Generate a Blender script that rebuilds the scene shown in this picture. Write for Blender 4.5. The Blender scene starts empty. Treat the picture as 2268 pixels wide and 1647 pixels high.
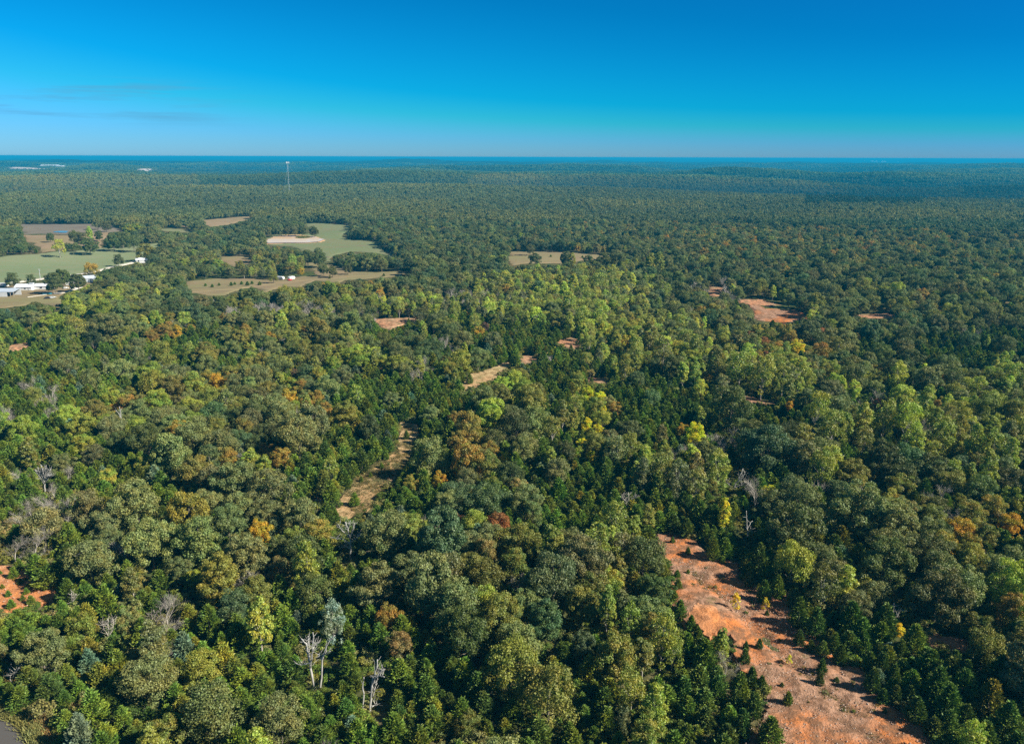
import bpy, math, random
import numpy as np
from mathutils import Vector, Matrix
from mathutils.geometry import delaunay_2d_cdt

random.seed(7)
RNG = np.random.default_rng(11)
sc = bpy.context.scene
COL = sc.collection

# ------------------------------------------------------------------ camera
CAM_Z = 100.0
PITCH = math.radians(15.8)
ROLL = math.radians(0.18)
FPX = 0.741
cam_d = bpy.data.cameras.new('camera')
cam = bpy.data.objects.new('camera', cam_d)
COL.objects.link(cam)
cam_d.sensor_width = 36.0
cam_d.lens = 36.0 * FPX
cam_d.clip_start = 1.0
cam_d.clip_end = 120000.0
MCAM = Matrix.Rotation(math.pi / 2 - PITCH, 3, 'X') @ Matrix.Rotation(ROLL, 3, 'Z')
cam.matrix_world = Matrix.Translation((0, 0, CAM_Z)) @ MCAM.to_4x4()
sc.camera = cam
MC = np.array(MCAM)

# ------------------------------------------------------------------ sun, sky, exposure
SUN_EL, SUN_AZ = math.radians(37.0), math.radians(107.0)   # azimuth clockwise from +Y
sun_d = bpy.data.lights.new('sun', 'SUN')
sun_d.energy = 4.8
sun_d.angle = math.radians(0.53)
sun_d.color = (1.0, 0.94, 0.80)
sun = bpy.data.objects.new('sun', sun_d)
COL.objects.link(sun)
to_sun = Vector((math.sin(SUN_AZ) * math.cos(SUN_EL), math.cos(SUN_AZ) * math.cos(SUN_EL), math.sin(SUN_EL)))
sun.rotation_euler = to_sun.to_track_quat('Z', 'Y').to_euler()
sun.location = (60, -20, 160)

world = bpy.data.worlds.new('World')
sc.world = world
world.use_nodes = True
wn, wl = world.node_tree.nodes, world.node_tree.links
wn.clear()
def wnode(t, **k):
    n = wn.new(t)
    for a, b in k.items():
        setattr(n, a, b)
    return n
w_out = wnode('ShaderNodeOutputWorld')
w_bg = wnode('ShaderNodeBackground')
w_bg.inputs['Strength'].default_value = 0.1
w_sky = wnode('ShaderNodeTexSky', sky_type='NISHITA', sun_disc=False, sun_elevation=SUN_EL,
              sun_rotation=SUN_AZ, altitude=400, air_density=1.0, dust_density=0.3, ozone_density=2.5)
w_gam = wnode('ShaderNodeGamma')
w_gam.inputs['Gamma'].default_value = 1.0
w_mul = wnode('ShaderNodeMixRGB', blend_type='MULTIPLY')
w_mul.inputs[0].default_value = 1.0
w_mul.inputs[2].default_value = (1, 1, 1, 1)
w_tc = wnode('ShaderNodeTexCoord')
w_sep = wnode('ShaderNodeSeparateXYZ')
wl.new(w_tc.outputs['Generated'], w_sep.inputs[0])
SKY_RAMP = [(0.0, (0.185, 0.42, 0.78)), (0.021, (0.115, 0.425, 0.82)), (0.045, (0.035, 0.45, 0.68)), (0.069, (0.006, 0.41, 0.69)),
            (0.179, (0.002, 0.325, 0.58)), (0.225, (0.004, 0.315, 0.57)), (0.40, (0.16, 0.30, 0.37)), (1.0, (0.42, 0.42, 0.36))]
w_rmp = wnode('ShaderNodeValToRGB')
def mathn(op, a=None, b=None, **k):
    n = wnode('ShaderNodeMath', operation=op, **k)
    for i, v in enumerate((a, b)):
        if v is None: continue
        if isinstance(v, (int, float)): n.inputs[i].default_value = v
        else: wl.new(v, n.inputs[i])
    return n.outputs[0]
# elevation, pushed a little by azimuth: the polarised side of the sky (right) is deeper
w_el = mathn('ADD', w_sep.outputs['Z'], mathn('MULTIPLY', mathn('MULTIPLY', w_sep.outputs['X'], 0.11), mathn('MINIMUM', mathn('MULTIPLY', w_sep.outputs['Z'], 8.0), 1.0)))
wl.new(w_el, w_rmp.inputs[0])
while len(w_rmp.color_ramp.elements) < len(SKY_RAMP):
    w_rmp.color_ramp.elements.new(0.5)
for e, (p, c) in zip(w_rmp.color_ramp.elements, SKY_RAMP):
    e.position = p; e.color = (*c, 1)
wl.new(w_sky.outputs[0], w_gam.inputs[0])
wl.new(w_gam.outputs[0], w_mul.inputs[1])
w_pol = wnode('ShaderNodeMapRange', interpolation_type='SMOOTHSTEP')   # the polarised quarter of the sky, on the right, is deeper
wl.new(w_sep.outputs['X'], w_pol.inputs[0]); w_pol.inputs[1].default_value = -0.1; w_pol.inputs[2].default_value = 0.9
w_pm = wnode('ShaderNodeMixRGB', blend_type='MULTIPLY'); w_pm.inputs[2].default_value = (0.62, 0.76, 0.92, 1)
wl.new(w_rmp.outputs[0], w_pm.inputs[1]); wl.new(w_pol.outputs[0], w_pm.inputs[0])
wl.new(w_pm.outputs[0], w_mul.inputs[2])
# thin grey stratus streaks low in the left part of the sky
w_map = wnode('ShaderNodeMapping'); w_map.inputs['Scale'].default_value = (6.0, 6.0, 95.0)
w_noi = wnode('ShaderNodeTexNoise'); w_noi.inputs['Scale'].default_value = 1.1; w_noi.inputs['Detail'].default_value = 7; w_noi.inputs['Roughness'].default_value = 0.6
wl.new(w_tc.outputs['Generated'], w_map.inputs[0]); wl.new(w_map.outputs[0], w_noi.inputs['Vector'])
w_thr = wnode('ShaderNodeMapRange'); w_thr.inputs[1].default_value = 0.49; w_thr.inputs[2].default_value = 0.68
wl.new(w_noi.outputs['Fac'], w_thr.inputs[0])
w_band = wnode('ShaderNodeMapRange', interpolation_type='SMOOTHSTEP')
wl.new(mathn('ABSOLUTE', mathn('SUBTRACT', w_sep.outputs['Z'], 0.058)), w_band.inputs[0])
w_band.inputs[1].default_value = 0.032; w_band.inputs[2].default_value = 0.012
w_side = wnode('ShaderNodeMapRange', interpolation_type='SMOOTHSTEP'); wl.new(w_sep.outputs['X'], w_side.inputs[0])
w_side.inputs[1].default_value = -0.26; w_side.inputs[2].default_value = -0.44
w_cf = mathn('MULTIPLY', mathn('MULTIPLY', w_thr.outputs[0], w_band.outputs[0]), mathn('MULTIPLY', w_side.outputs[0], 0.55))
w_cmix = wnode('ShaderNodeMixRGB', blend_type='MIX')
w_cmix.inputs[2].default_value = (0.62, 2.0, 3.3, 1)
wl.new(w_cf, w_cmix.inputs[0]); wl.new(w_mul.outputs[0], w_cmix.inputs[1])
wl.new(w_cmix.outputs[0], w_bg.inputs['Color'])
wl.new(w_bg.outputs[0], w_out.inputs['Surface'])

sc.view_settings.view_transform = 'Standard'
sc.view_settings.look = 'None'
sc.view_settings.gamma = 1.0
sc.view_settings.exposure = 0.85
sc.view_settings.use_curve_mapping = False
sc.render.engine = 'CYCLES'
cy = sc.cycles
cy.max_bounces = 5; cy.diffuse_bounces = 2; cy.glossy_bounces = 2; cy.transmission_bounces = 3
cy.volume_bounces = 0; cy.transparent_max_bounces = 4
cy.use_denoising = False
cy.caustics_reflective = False; cy.caustics_refractive = False
sc.render.film_transparent = False

# ------------------------------------------------------------------ projection helpers (picture measures are on a 2268 x 1647 grid)
DW, DH = 2268.0, 1647.0
def ray(u, v):
    x = (u / DW - 0.5) / FPX
    y = -(v / DH - 0.5) * (743.0 / 1024.0) / FPX
    d = MC @ np.array([x, y, -1.0])
    return d
def proj(P):
    P = np.atleast_2d(np.asarray(P, float))
    q = (P - np.array([0, 0, CAM_Z])) @ MC
    dep = -q[:, 2]
    dep_s = np.where(dep > 0.1, dep, 0.1)
    u = (q[:, 0] / dep_s * FPX + 0.5) * DW
    v = (0.5 - q[:, 1] / dep_s * FPX * 1024.0 / 743.0) * DH
    u = np.where(dep > 0.1, u, -1e6)
    return u, v, dep

# ------------------------------------------------------------------ noise and terrain height
def hash2(ix, iy, seed):
    h = (ix.astype(np.int64) * 374761393 + iy.astype(np.int64) * 668265263 + seed * 1442695041) & 0xFFFFFFFF
    h = ((h ^ (h >> 13)) * 1274126177) & 0xFFFFFFFF
    h = (h ^ (h >> 16)) & 0xFFFFFFFF
    return h / 2147483647.5 - 1.0
def vnoise(x, y, scale, seed=0):
    x = np.asarray(x, float) / scale; y = np.asarray(y, float) / scale
    ix, iy = np.floor(x), np.floor(y)
    fx, fy = x - ix, y - iy
    fx = fx * fx * fx * (fx * (fx * 6 - 15) + 10); fy = fy * fy * fy * (fy * (fy * 6 - 15) + 10)
    a = hash2(ix, iy, seed); b = hash2(ix + 1, iy, seed); c = hash2(ix, iy + 1, seed); d = hash2(ix + 1, iy + 1, seed)
    return (a * (1 - fx) + b * fx) * (1 - fy) + (c * (1 - fx) + d * fx) * fy
def sstep(a, b, x):
    t = np.clip((x - a) / (b - a), 0, 1)
    return t * t * (3 - 2 * t)
def H(x, y):
    x = np.asarray(x, float); y = np.asarray(y, float)
    r = np.hypot(x, y)
    z = 2.2 * vnoise(x, y, 170, 1) + 1.2 * vnoise(x, y, 75, 2)
    z = z + 5.0 * sstep(250, 900, r) * vnoise(x, y, 330, 3)
    a1 = sstep(1150, 2600, r)
    z = z + a1 * (20 * vnoise(x * .8, y, 480, 4) + 24 * vnoise(x * 0.6 + y * 0.2, y, 1150, 5) - 12)
    ph = (r + 650 * vnoise(x, y, 1900, 15) + 260 * vnoise(x, y, 700, 16)) / 1300.0
    z = z + sstep(1500, 2600, r) * (1 - sstep(9000, 14000, r)) * (26 + 10 * sstep(2500, 5000, r)) * np.sin(ph * 2 * math.pi)
    a2 = sstep(4500, 12000, r)
    z = z + a2 * (26 * vnoise(x * 0.45, y, 2600, 6) + 10 * vnoise(x, y, 1100, 8) + 2)
    a3 = sstep(13000, 32000, r)
    z = z * (1 - 0.45 * a3) + a3 * (22 + 10 * vnoise(x * 0.8, y, 7000, 7))
    return z
def ground(u, v, zoff=0.0):
    d = ray(u, v)
    if d[2] > -0.0015: d[2] = -0.0015
    z = zoff
    for _ in range(25):
        t = (z - CAM_Z) / d[2]
        zn = float(H(d[0] * t, d[1] * t)) + zoff
        z = 0.5 * z + 0.5 * zn
    t = (z - CAM_Z) / d[2]
    return np.array([d[0] * t, d[1] * t, z])

# ------------------------------------------------------------------ object helpers
def tag(o, label=None, cat=None, group=None, kind=None):
    if label: o['label'] = label
    if cat: o['category'] = cat
    if group: o['group'] = group
    if kind: o['kind'] = kind
    return o
def link(name, me, parent=None, loc=None):
    o = bpy.data.objects.new(name, me)
    COL.objects.link(o)
    if parent is not None: o.parent = parent
    if loc is not None: o.location = loc
    return o
def empty(name, loc, rz=0.0, s=(1, 1, 1)):
    o = bpy.data.objects.new(name, None)
    o.empty_display_size = 0.5
    COL.objects.link(o)
    o.location = loc; o.rotation_euler = (0, 0, rz); o.scale = s
    return o
def mesh_np(name, V, F, mats, midx=None, smooth=False):
    V = np.asarray(V, np.float32); F = np.asarray(F, np.int32)
    me = bpy.data.meshes.new(name)
    n, k = F.shape
    me.vertices.add(len(V)); me.vertices.foreach_set('co', V.ravel())
    me.loops.add(n * k); me.loops.foreach_set('vertex_index', F.ravel())
    me.polygons.add(n)
    me.polygons.foreach_set('loop_start', np.arange(0, n * k, k, dtype=np.int32))
    me.polygons.foreach_set('loop_total', np.full(n, k, np.int32))
    for m in mats: me.materials.append(m)
    if midx is not None: me.polygons.foreach_set('material_index', np.asarray(midx, np.int32))
    me.polygons.foreach_set('use_smooth', np.full(n, smooth, bool))
    me.update(calc_edges=True)
    return me

class MB:
    """collects boxes, prisms and tubes into one mesh"""
    def __init__(s): s.v = []; s.f = []
    def poly(s, pts, faces):
        b = len(s.v)
        s.v += [tuple(p) for p in pts]
        s.f += [tuple(i + b for i in f) for f in faces]
        return s
    def box(s, x0, x1, y0, y1, z0, z1):
        p = [(x, y, z) for z in (z0, z1) for x, y in ((x0, y0), (x1, y0), (x1, y1), (x0, y1))]
        return s.poly(p, [(3, 2, 1, 0), (4, 5, 6, 7), (0, 1, 5, 4), (1, 2, 6, 5), (2, 3, 7, 6), (3, 0, 4, 7)])
    def prism(s, prof, y0, y1, axis='y'):
        n = len(prof)
        if axis == 'y': a = [(p[0], y0, p[1]) for p in prof]; b = [(p[0], y1, p[1]) for p in prof]
        else: a = [(y0, p[0], p[1]) for p in prof]; b = [(y1, p[0], p[1]) for p in prof]
        fs = [tuple(range(n)), tuple(range(2 * n - 1, n - 1, -1))] + [(i, i + n, (i + 1) % n + n, (i + 1) % n) for i in range(n)]
        return s.poly(a + b, fs)
    def tube(s, pts, rad, sides=6):
        pts = [np.array(p, float) for p in pts]
        rings = []
        for i, p in enumerate(pts):
            d = pts[min(i + 1, len(pts) - 1)] - pts[max(i - 1, 0)]
            d = d / (np.linalg.norm(d) + 1e-9)
            a = np.cross(d, [0.31, 0.95, 0.1]); a /= np.linalg.norm(a) + 1e-9
            b = np.cross(d, a)
            rings.append([p + rad[i] * (math.cos(t) * a + math.sin(t) * b) for t in np.arange(sides) * 2 * math.pi / sides])
        V = [tuple(q) for r in rings for q in r]
        F = []
        for i in range(len(pts) - 1):
            for j in range(sides):
                F.append((i * sides + j, i * sides + (j + 1) % sides, (i + 1) * sides + (j + 1) % sides, (i + 1) * sides + j))
        F.append(tuple(range(sides - 1, -1, -1))); F.append(tuple((len(pts) - 1) * sides + j for j in range(sides)))
        return s.poly(V, F)
    def mesh(s, name, mat, smooth=False):
        me = bpy.data.meshes.new(name)
        me.from_pydata(s.v, [], s.f); me.materials.append(mat)
        if smooth: me.polygons.foreach_set('use_smooth', [True] * len(me.polygons))
        me.update()
        return me
    def obj(s, name, mat, parent=None, smooth=False):
        return link(name, s.mesh(name, mat, smooth), parent)

# ------------------------------------------------------------------ materials
def mat(name):
    m = bpy.data.materials.new(name); m.use_nodes = True
    m.node_tree.nodes.clear()
    N, L = m.node_tree.nodes, m.node_tree.links
    out = N.new('ShaderNodeOutputMaterial')
    return m, N, L, out
def noise(N, L, vec, scale, detail=4, rough=0.55):
    n = N.new('ShaderNodeTexNoise'); n.inputs['Scale'].default_value = scale
    n.inputs['Detail'].default_value = detail; n.inputs['Roughness'].default_value = rough
    L.new(vec, n.inputs['Vector'])
    return n.outputs['Fac']
def ramp(N, L, fac, stops):
    r = N.new('ShaderNodeValToRGB')
    while len(r.color_ramp.elements) < len(stops): r.color_ramp.elements.new(0.5)
    for e, (p, c) in zip(r.color_ramp.elements, stops):
        e.position = p; e.color = (*c, 1)
    L.new(fac, r.inputs[0])
    return r.outputs[0]
def mixc(N, L, fac, a, b, mode='MIX'):
    n = N.new('ShaderNodeMixRGB'); n.blend_type = mode
    for i, v in ((0, fac), (1, a), (2, b)):
        if isinstance(v, (int, float)): n.inputs[i].default_value = v
        elif isinstance(v, tuple): n.inputs[i].default_value = (*v, 1)
        else: L.new(v, n.inputs[i])
    return n.outputs[0]
def mapr(N, L, v, a, b, c=0.0, d=1.0):
    n = N.new('ShaderNodeMapRange'); L.new(v, n.inputs[0])
    for i, x in enumerate((a, b, c, d)): n.inputs[i + 1].default_value = x
    return n.outputs[0]
def mnode(N, L, op, a, b):
    n = N.new('ShaderNodeMath'); n.operation = op
    for i, v in enumerate((a, b)):
        if isinstance(v, (int, float)): n.inputs[i].default_value = v
        else: L.new(v, n.inputs[i])
    return n.outputs[0]

def leaf_mat(name, transl=0.3, gloss=0.05, var=0.35, hue=(1.14, 1.03, 0.75), hue2=(0.88, 1.0, 0.92)):
    m, N, L, out = mat(name)
    at = N.new('ShaderNodeAttribute'); at.attribute_type = 'INSTANCER'; at.attribute_name = 'tint'
    geo = N.new('ShaderNodeNewGeometry')
    tc = N.new('ShaderNodeTexCoord')
    oi = N.new('ShaderNodeObjectInfo')
    addv = N.new('ShaderNodeVectorMath'); addv.operation = 'ADD'
    L.new(tc.outputs['Object'], addv.inputs[0]); L.new(geo.outputs['Position'], addv.inputs[1])
    f1 = noise(N, L, addv.outputs[0], 0.22, 3)
    a = mixc(N, L, mapr(N, L, f1, 0.42, 0.62), hue2, hue)
    c = mixc(N, L, 1.0, at.outputs['Color'], a, 'MULTIPLY')
    rv = mapr(N, L, geo.outputs['Random Per Island'], 0, 1, 1 - var, 1 + var)
    comb = N.new('ShaderNodeCombineXYZ')
    for i in range(3): L.new(rv, comb.inputs[i])
    c = mixc(N, L, 1.0, c, comb.outputs[0], 'MULTIPLY')
    d = N.new('ShaderNodeBsdfDiffuse'); L.new(c, d.inputs[0])
    t = N.new('ShaderNodeBsdfTranslucent')
    ct = mixc(N, L, 1.0, c, (1.0, 1.15, 0.4), 'MULTIPLY'); L.new(ct, t.inputs[0])
    s = N.new('ShaderNodeMixShader'); s.inputs[0].default_value = transl
    L.new(d.outputs[0], s.inputs[1]); L.new(t.outputs[0], s.inputs[2])
    g = N.new('ShaderNodeBsdfGlossy'); g.inputs['Roughness'].default_value = 0.48
    g.inputs['Color'].default_value = (0.8, 0.85, 0.8, 1)
    s2 = N.new('ShaderNodeMixShader'); s2.inputs[0].default_value = gloss
    L.new(s.outputs[0], s2.inputs[1]); L.new(g.outputs[0], s2.inputs[2])
    L.new(s2.outputs[0], out.inputs[0])
    return m
def solid(name, col, rough=0.7, nscale=2.0, amount=0.25, metal=0.0, bump=0.0):
    m, N, L, out = mat(name)
    tc = N.new('ShaderNodeTexCoord')
    f = noise(N, L, tc.outputs['Object'], nscale, 5)
    c = mixc(N, L, mapr(N, L, f, 0.3, 0.7), tuple(x * (1 - amount) for x in col), tuple(min(1, x * (1 + amount * 0.6)) for x in col))
    p = N.new('ShaderNodeBsdfPrincipled'); L.new(c, p.inputs['Base Color'])
    p.inputs['Roughness'].default_value = rough; p.inputs['Metallic'].default_value = metal
    if bump:
        b = N.new('ShaderNodeBump'); b.inputs['Strength'].default_value = bump; L.new(f, b.inputs['Height']); L.new(b.outputs[0], p.inputs['Normal'])
    L.new(p.outputs[0], out.inputs[0])
    return m

M_OAK = leaf_mat('oak_leaves', 0.24, 0.03)
M_CED = leaf_mat('cedar_needles', 0.10, 0.02, 0.45, (1.2, 1.05, 0.7), (0.85, 1.0, 0.95))
M_POP = leaf_mat('poplar_leaves', 0.32, 0.05, 0.45, (1.15, 1.0, 0.7), (0.85, 1.0, 1.0))
M_MAP = leaf_mat('maple_leaves', 0.30, 0.03, 0.4, (1.15, 0.97, 0.7), (0.8, 1.05, 0.9))
M_SHR = leaf_mat('shrub_leaves', 0.2, 0.02, 0.5)
M_GRS = leaf_mat('grass_blades', 0.25, 0.02, 0.4)
M_BARK = solid('grey_bark', (0.20, 0.17, 0.13), 0.9, 1.2, 0.4)
M_DEAD = solid('bleached_wood', (0.44, 0.42, 0.39), 0.8, 1.0, 0.35)
M_TWIG = solid('grey_twigs', (0.30, 0.26, 0.22), 0.9, 1.0, 0.3)
M_BUFF = solid('pale_twigs', (0.42, 0.38, 0.33), 0.9, 1.0, 0.3)
M_STONE = solid('pale_stone', (0.50, 0.38, 0.30), 0.9, 3.0, 0.4)

def ground_mat():
    m, N, L, out = mat('forest_floor')
    g = N.new('ShaderNodeNewGeometry')
    f = noise(N, L, g.outputs['Position'], 0.35, 6)
    f2 = noise(N, L, g.outputs['Position'], 0.02, 4)
    c1 = ramp(N, L, f, [(0.3, (0.045, 0.045, 0.02)), (0.5, (0.10, 0.085, 0.04)), (0.68, (0.20, 0.15, 0.085))])
    c2 = ramp(N, L, f, [(0.3, (0.03, 0.045, 0.015)), (0.7, (0.10, 0.12, 0.04))])
    c = mixc(N, L, mapr(N, L, f2, 0.4, 0.6), c1, c2)
    p = N.new('ShaderNodeBsdfDiffuse'); L.new(c, p.inputs[0])
    b = N.new('ShaderNodeBump'); b.inputs['Strength'].default_value = 0.7; b.inputs['Distance'].default_value = 0.4
    L.new(f, b.inputs['Height']); L.new(b.outputs[0], p.inputs['Normal'])
    L.new(p.outputs[0], out.inputs[0]); return m
def canopy_mat():
    m, N, L, out = mat('far_canopy')
    g = N.new('ShaderNodeNewGeometry')
    f = noise(N, L, g.outputs['Position'], 0.035, 3)
    f2 = noise(N, L, g.outputs['Position'], 0.0009, 4)
    f3 = noise(N, L, g.outputs['Position'], 0.004, 4)
    c = ramp(N, L, f, [(0.3, (0.012, 0.022, 0.012)), (0.7, (0.035, 0.052, 0.025))])
    c = mixc(N, L, mapr(N, L, f2, 0.35, 0.65, 0, 0.7), c, (0.02, 0.034, 0.018))
    c = mixc(N, L, mapr(N, L, f3, 0.66, 0.72, 0, 0.5), c, (0.16, 0.14, 0.08))
    p = N.new('ShaderNodeBsdfDiffuse'); L.new(c, p.inputs[0])
    L.new(p.outputs[0], out.inputs[0]); return m
def soil_mat(name, orange, pale, dark, grass, gw=0.5, pw=0.5, s=1.0):
    m, N, L, out = mat(name)
    g = N.new('ShaderNodeNewGeometry'); P = g.outputs['Position']
    big = noise(N, L, P, 0.06 * s, 5, 0.6); mid = noise(N, L, P, 0.35 * s, 5, 0.65); fine = noise(N, L, P, 2.4 * s, 4, 0.7)
    c = mixc(N, L, mapr(N, L, big, 0.5 - 0.12 * pw, 0.66 - 0.12 * pw, 0, 1), orange, pale)
    c = mixc(N, L, mapr(N, L, mid, 0.45, 0.57, 0, 0.85), c, dark)
    b3 = noise(N, L, P, 0.11 * s, 6, 0.72)
    c = mixc(N, L, mapr(N, L, b3, 0.55, 0.66, 0, 0.7), c, dark)
    c = mixc(N, L, mapr(N, L, fine, 0.35, 0.7, 0.0, 0.8), c, mixc(N, L, 1.0, c, (1.35, 1.35, 1.4), 'MULTIPLY'))
    c = mixc(N, L, mapr(N, L, fine, 0.47, 0.33, 0.0, 0.7), c, dark)
    b2 = noise(N, L, P, 0.12 * s, 6, 0.7)
    c = mixc(N, L, mapr(N, L, b2, 0.66 - 0.16 * gw, 0.74 - 0.12 * gw, 0, 0.85), c, grass)
    p = N.new('ShaderNodeBsdfDiffuse'); L.new(c, p.inputs[0])
    b = N.new('ShaderNodeBump'); b.inputs['Strength'].default_value = 0.8; b.inputs['Distance'].default_value = 0.35
    hh = mnode(N, L, 'ADD', fine, mnode(N, L, 'MULTIPLY', mid, 1.5))
    L.new(hh, b.inputs['Height']); L.new(b.outputs[0], p.inputs['Normal'])
    L.new(p.outputs[0], out.inputs[0]); return m
def field_mat(name, a, b_, c_, streak=0.02):
    m, N, L, out = mat(name)
    g = N.new('ShaderNodeNewGeometry'); P = g.outputs['Position']
    mp = N.new('ShaderNodeMapping'); mp.inputs['Scale'].default_value = (0.5, 1.6, 1); mp.inputs['Rotation'].default_value = (0, 0, 0.35)
    L.new(P, mp.inputs[0])
    big = noise(N, L, P, 0.012, 5, 0.6); st = noise(N, L, mp.outputs[0], streak * 3, 6, 0.65); fine = noise(N, L, P, 0.8, 4, 0.7)
    c = mixc(N, L, mapr(N, L, big, 0.42, 0.6), a, b_)
    c = mixc(N, L, mapr(N, L, st, 0.5, 0.68, 0, 0.75), c, c_)
    c = mixc(N, L, mapr(N, L, fine, 0.3, 0.7, 0.0, 0.45), c, mixc(N, L, 1.0, c, (0.6, 0.62, 0.6), 'MULTIPLY'))
    p = N.new('ShaderNodeBsdfDiffuse'); L.new(c, p.inputs[0]); L.new(p.outputs[0], out.inputs[0]); return m

M_GROUND = ground_mat(); M_FARCAN = canopy_mat()
M_SOIL = soil_mat('orange_clay', (0.50, 0.175, 0.055), (0.37, 0.215, 0.14), (0.17, 0.095, 0.055), (0.17, 0.15, 0.065), 0.35, 0.8)
M_SOIL2 = soil_mat('bright_orange_clay', (0.56, 0.22, 0.08), (0.52, 0.29, 0.165), (0.34, 0.15, 0.07), (0.26, 0.2, 0.09), 0.1, 0.3)
M_SOIL3 = soil_mat('pinkish_dry_clay', (0.50, 0.24, 0.13), (0.42, 0.28, 0.17), (0.2, 0.12, 0.07), (0.22, 0.19, 0.09), 0.6, 0.6)
M_STRAW = soil_mat('straw_ground', (0.50, 0.31, 0.16), (0.46, 0.34, 0.18), (0.22, 0.15, 0.07), (0.20, 0.20, 0.08), 0.6, 0.9)
M_HAY = field_mat('green_hayfield', (0.20, 0.245, 0.125), (0.235, 0.26, 0.14), (0.27, 0.25, 0.15))
M_PAST = field_mat('brown_pasture', (0.29, 0.215, 0.125), (0.25, 0.22, 0.11), (0.20, 0.145, 0.10))
M_PAST2 = field_mat('purple_brown_pasture', (0.20, 0.165, 0.13), (0.24, 0.20, 0.15), (0.17, 0.13, 0.11))
M_TAN = field_mat('tan_pasture', (0.34, 0.24, 0.15), (0.28, 0.22, 0.12), (0.24, 0.16, 0.11))
M_POND = field_mat('pond_meadow', (0.18, 0.22, 0.105), (0.21, 0.22, 0.11), (0.24, 0.18, 0.125))
M_GRAVEL = solid('pale_gravel', (0.62, 0.56, 0.47), 0.9, 0.5, 0.2)
M_ASPH = solid('worn_asphalt', (0.085, 0.078, 0.075), 0.85, 6.0, 0.15)

# ------------------------------------------------------------------ ground and distant hills (polar grids)
def polar(name, radii, m, raise_=0.0, label=None):
    th = np.concatenate([np.linspace(-180, -48, 34)[:-1], np.linspace(-48, 48, 430), np.linspace(48, 180, 34)[1:-1]])
    th = np.radians(th)
    R, T = np.meshgrid(radii, th, indexing='ij')
    X, Y = R * np.sin(T), R * np.cos(T)
    Z = H(X, Y) + raise_
    if raise_:
        Z = Z + 5.0 * vnoise(X, Y, 120, 31) * sstep(radii[0], radii[0] * 1.1, R) + 2.5 * vnoise(X, Y, 55, 32)
        Z[0] -= raise_ + 8
    nr, nt = X.shape
    V = np.stack([X.ravel(), Y.ravel(), Z.ravel()], 1)
    i = np.arange(nr - 1)[:, None]; j = np.arange(nt)[None, :]
    jn = (j + 1) % nt
    F = np.stack([(i * nt + j), ((i + 1) * nt + j), ((i + 1) * nt + jn), (i * nt + jn)], -1).reshape(-1, 4)[:, ::-1]
    me = mesh_np(name, V, F, [m], smooth=True)
    return link(name, me)
rad1 = np.concatenate([[0.5, 12, 25, 38], 50 * (8200 / 50) ** (np.linspace(0, 1, 300))])
tag(polar('ground', rad1, M_GROUND), kind='structure')
rad2 = 7600 * (46000 / 7600) ** (np.linspace(0, 1, 170))
tag(polar('distant_hills', rad2, M_FARCAN, 9.0), kind='structure')

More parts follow.
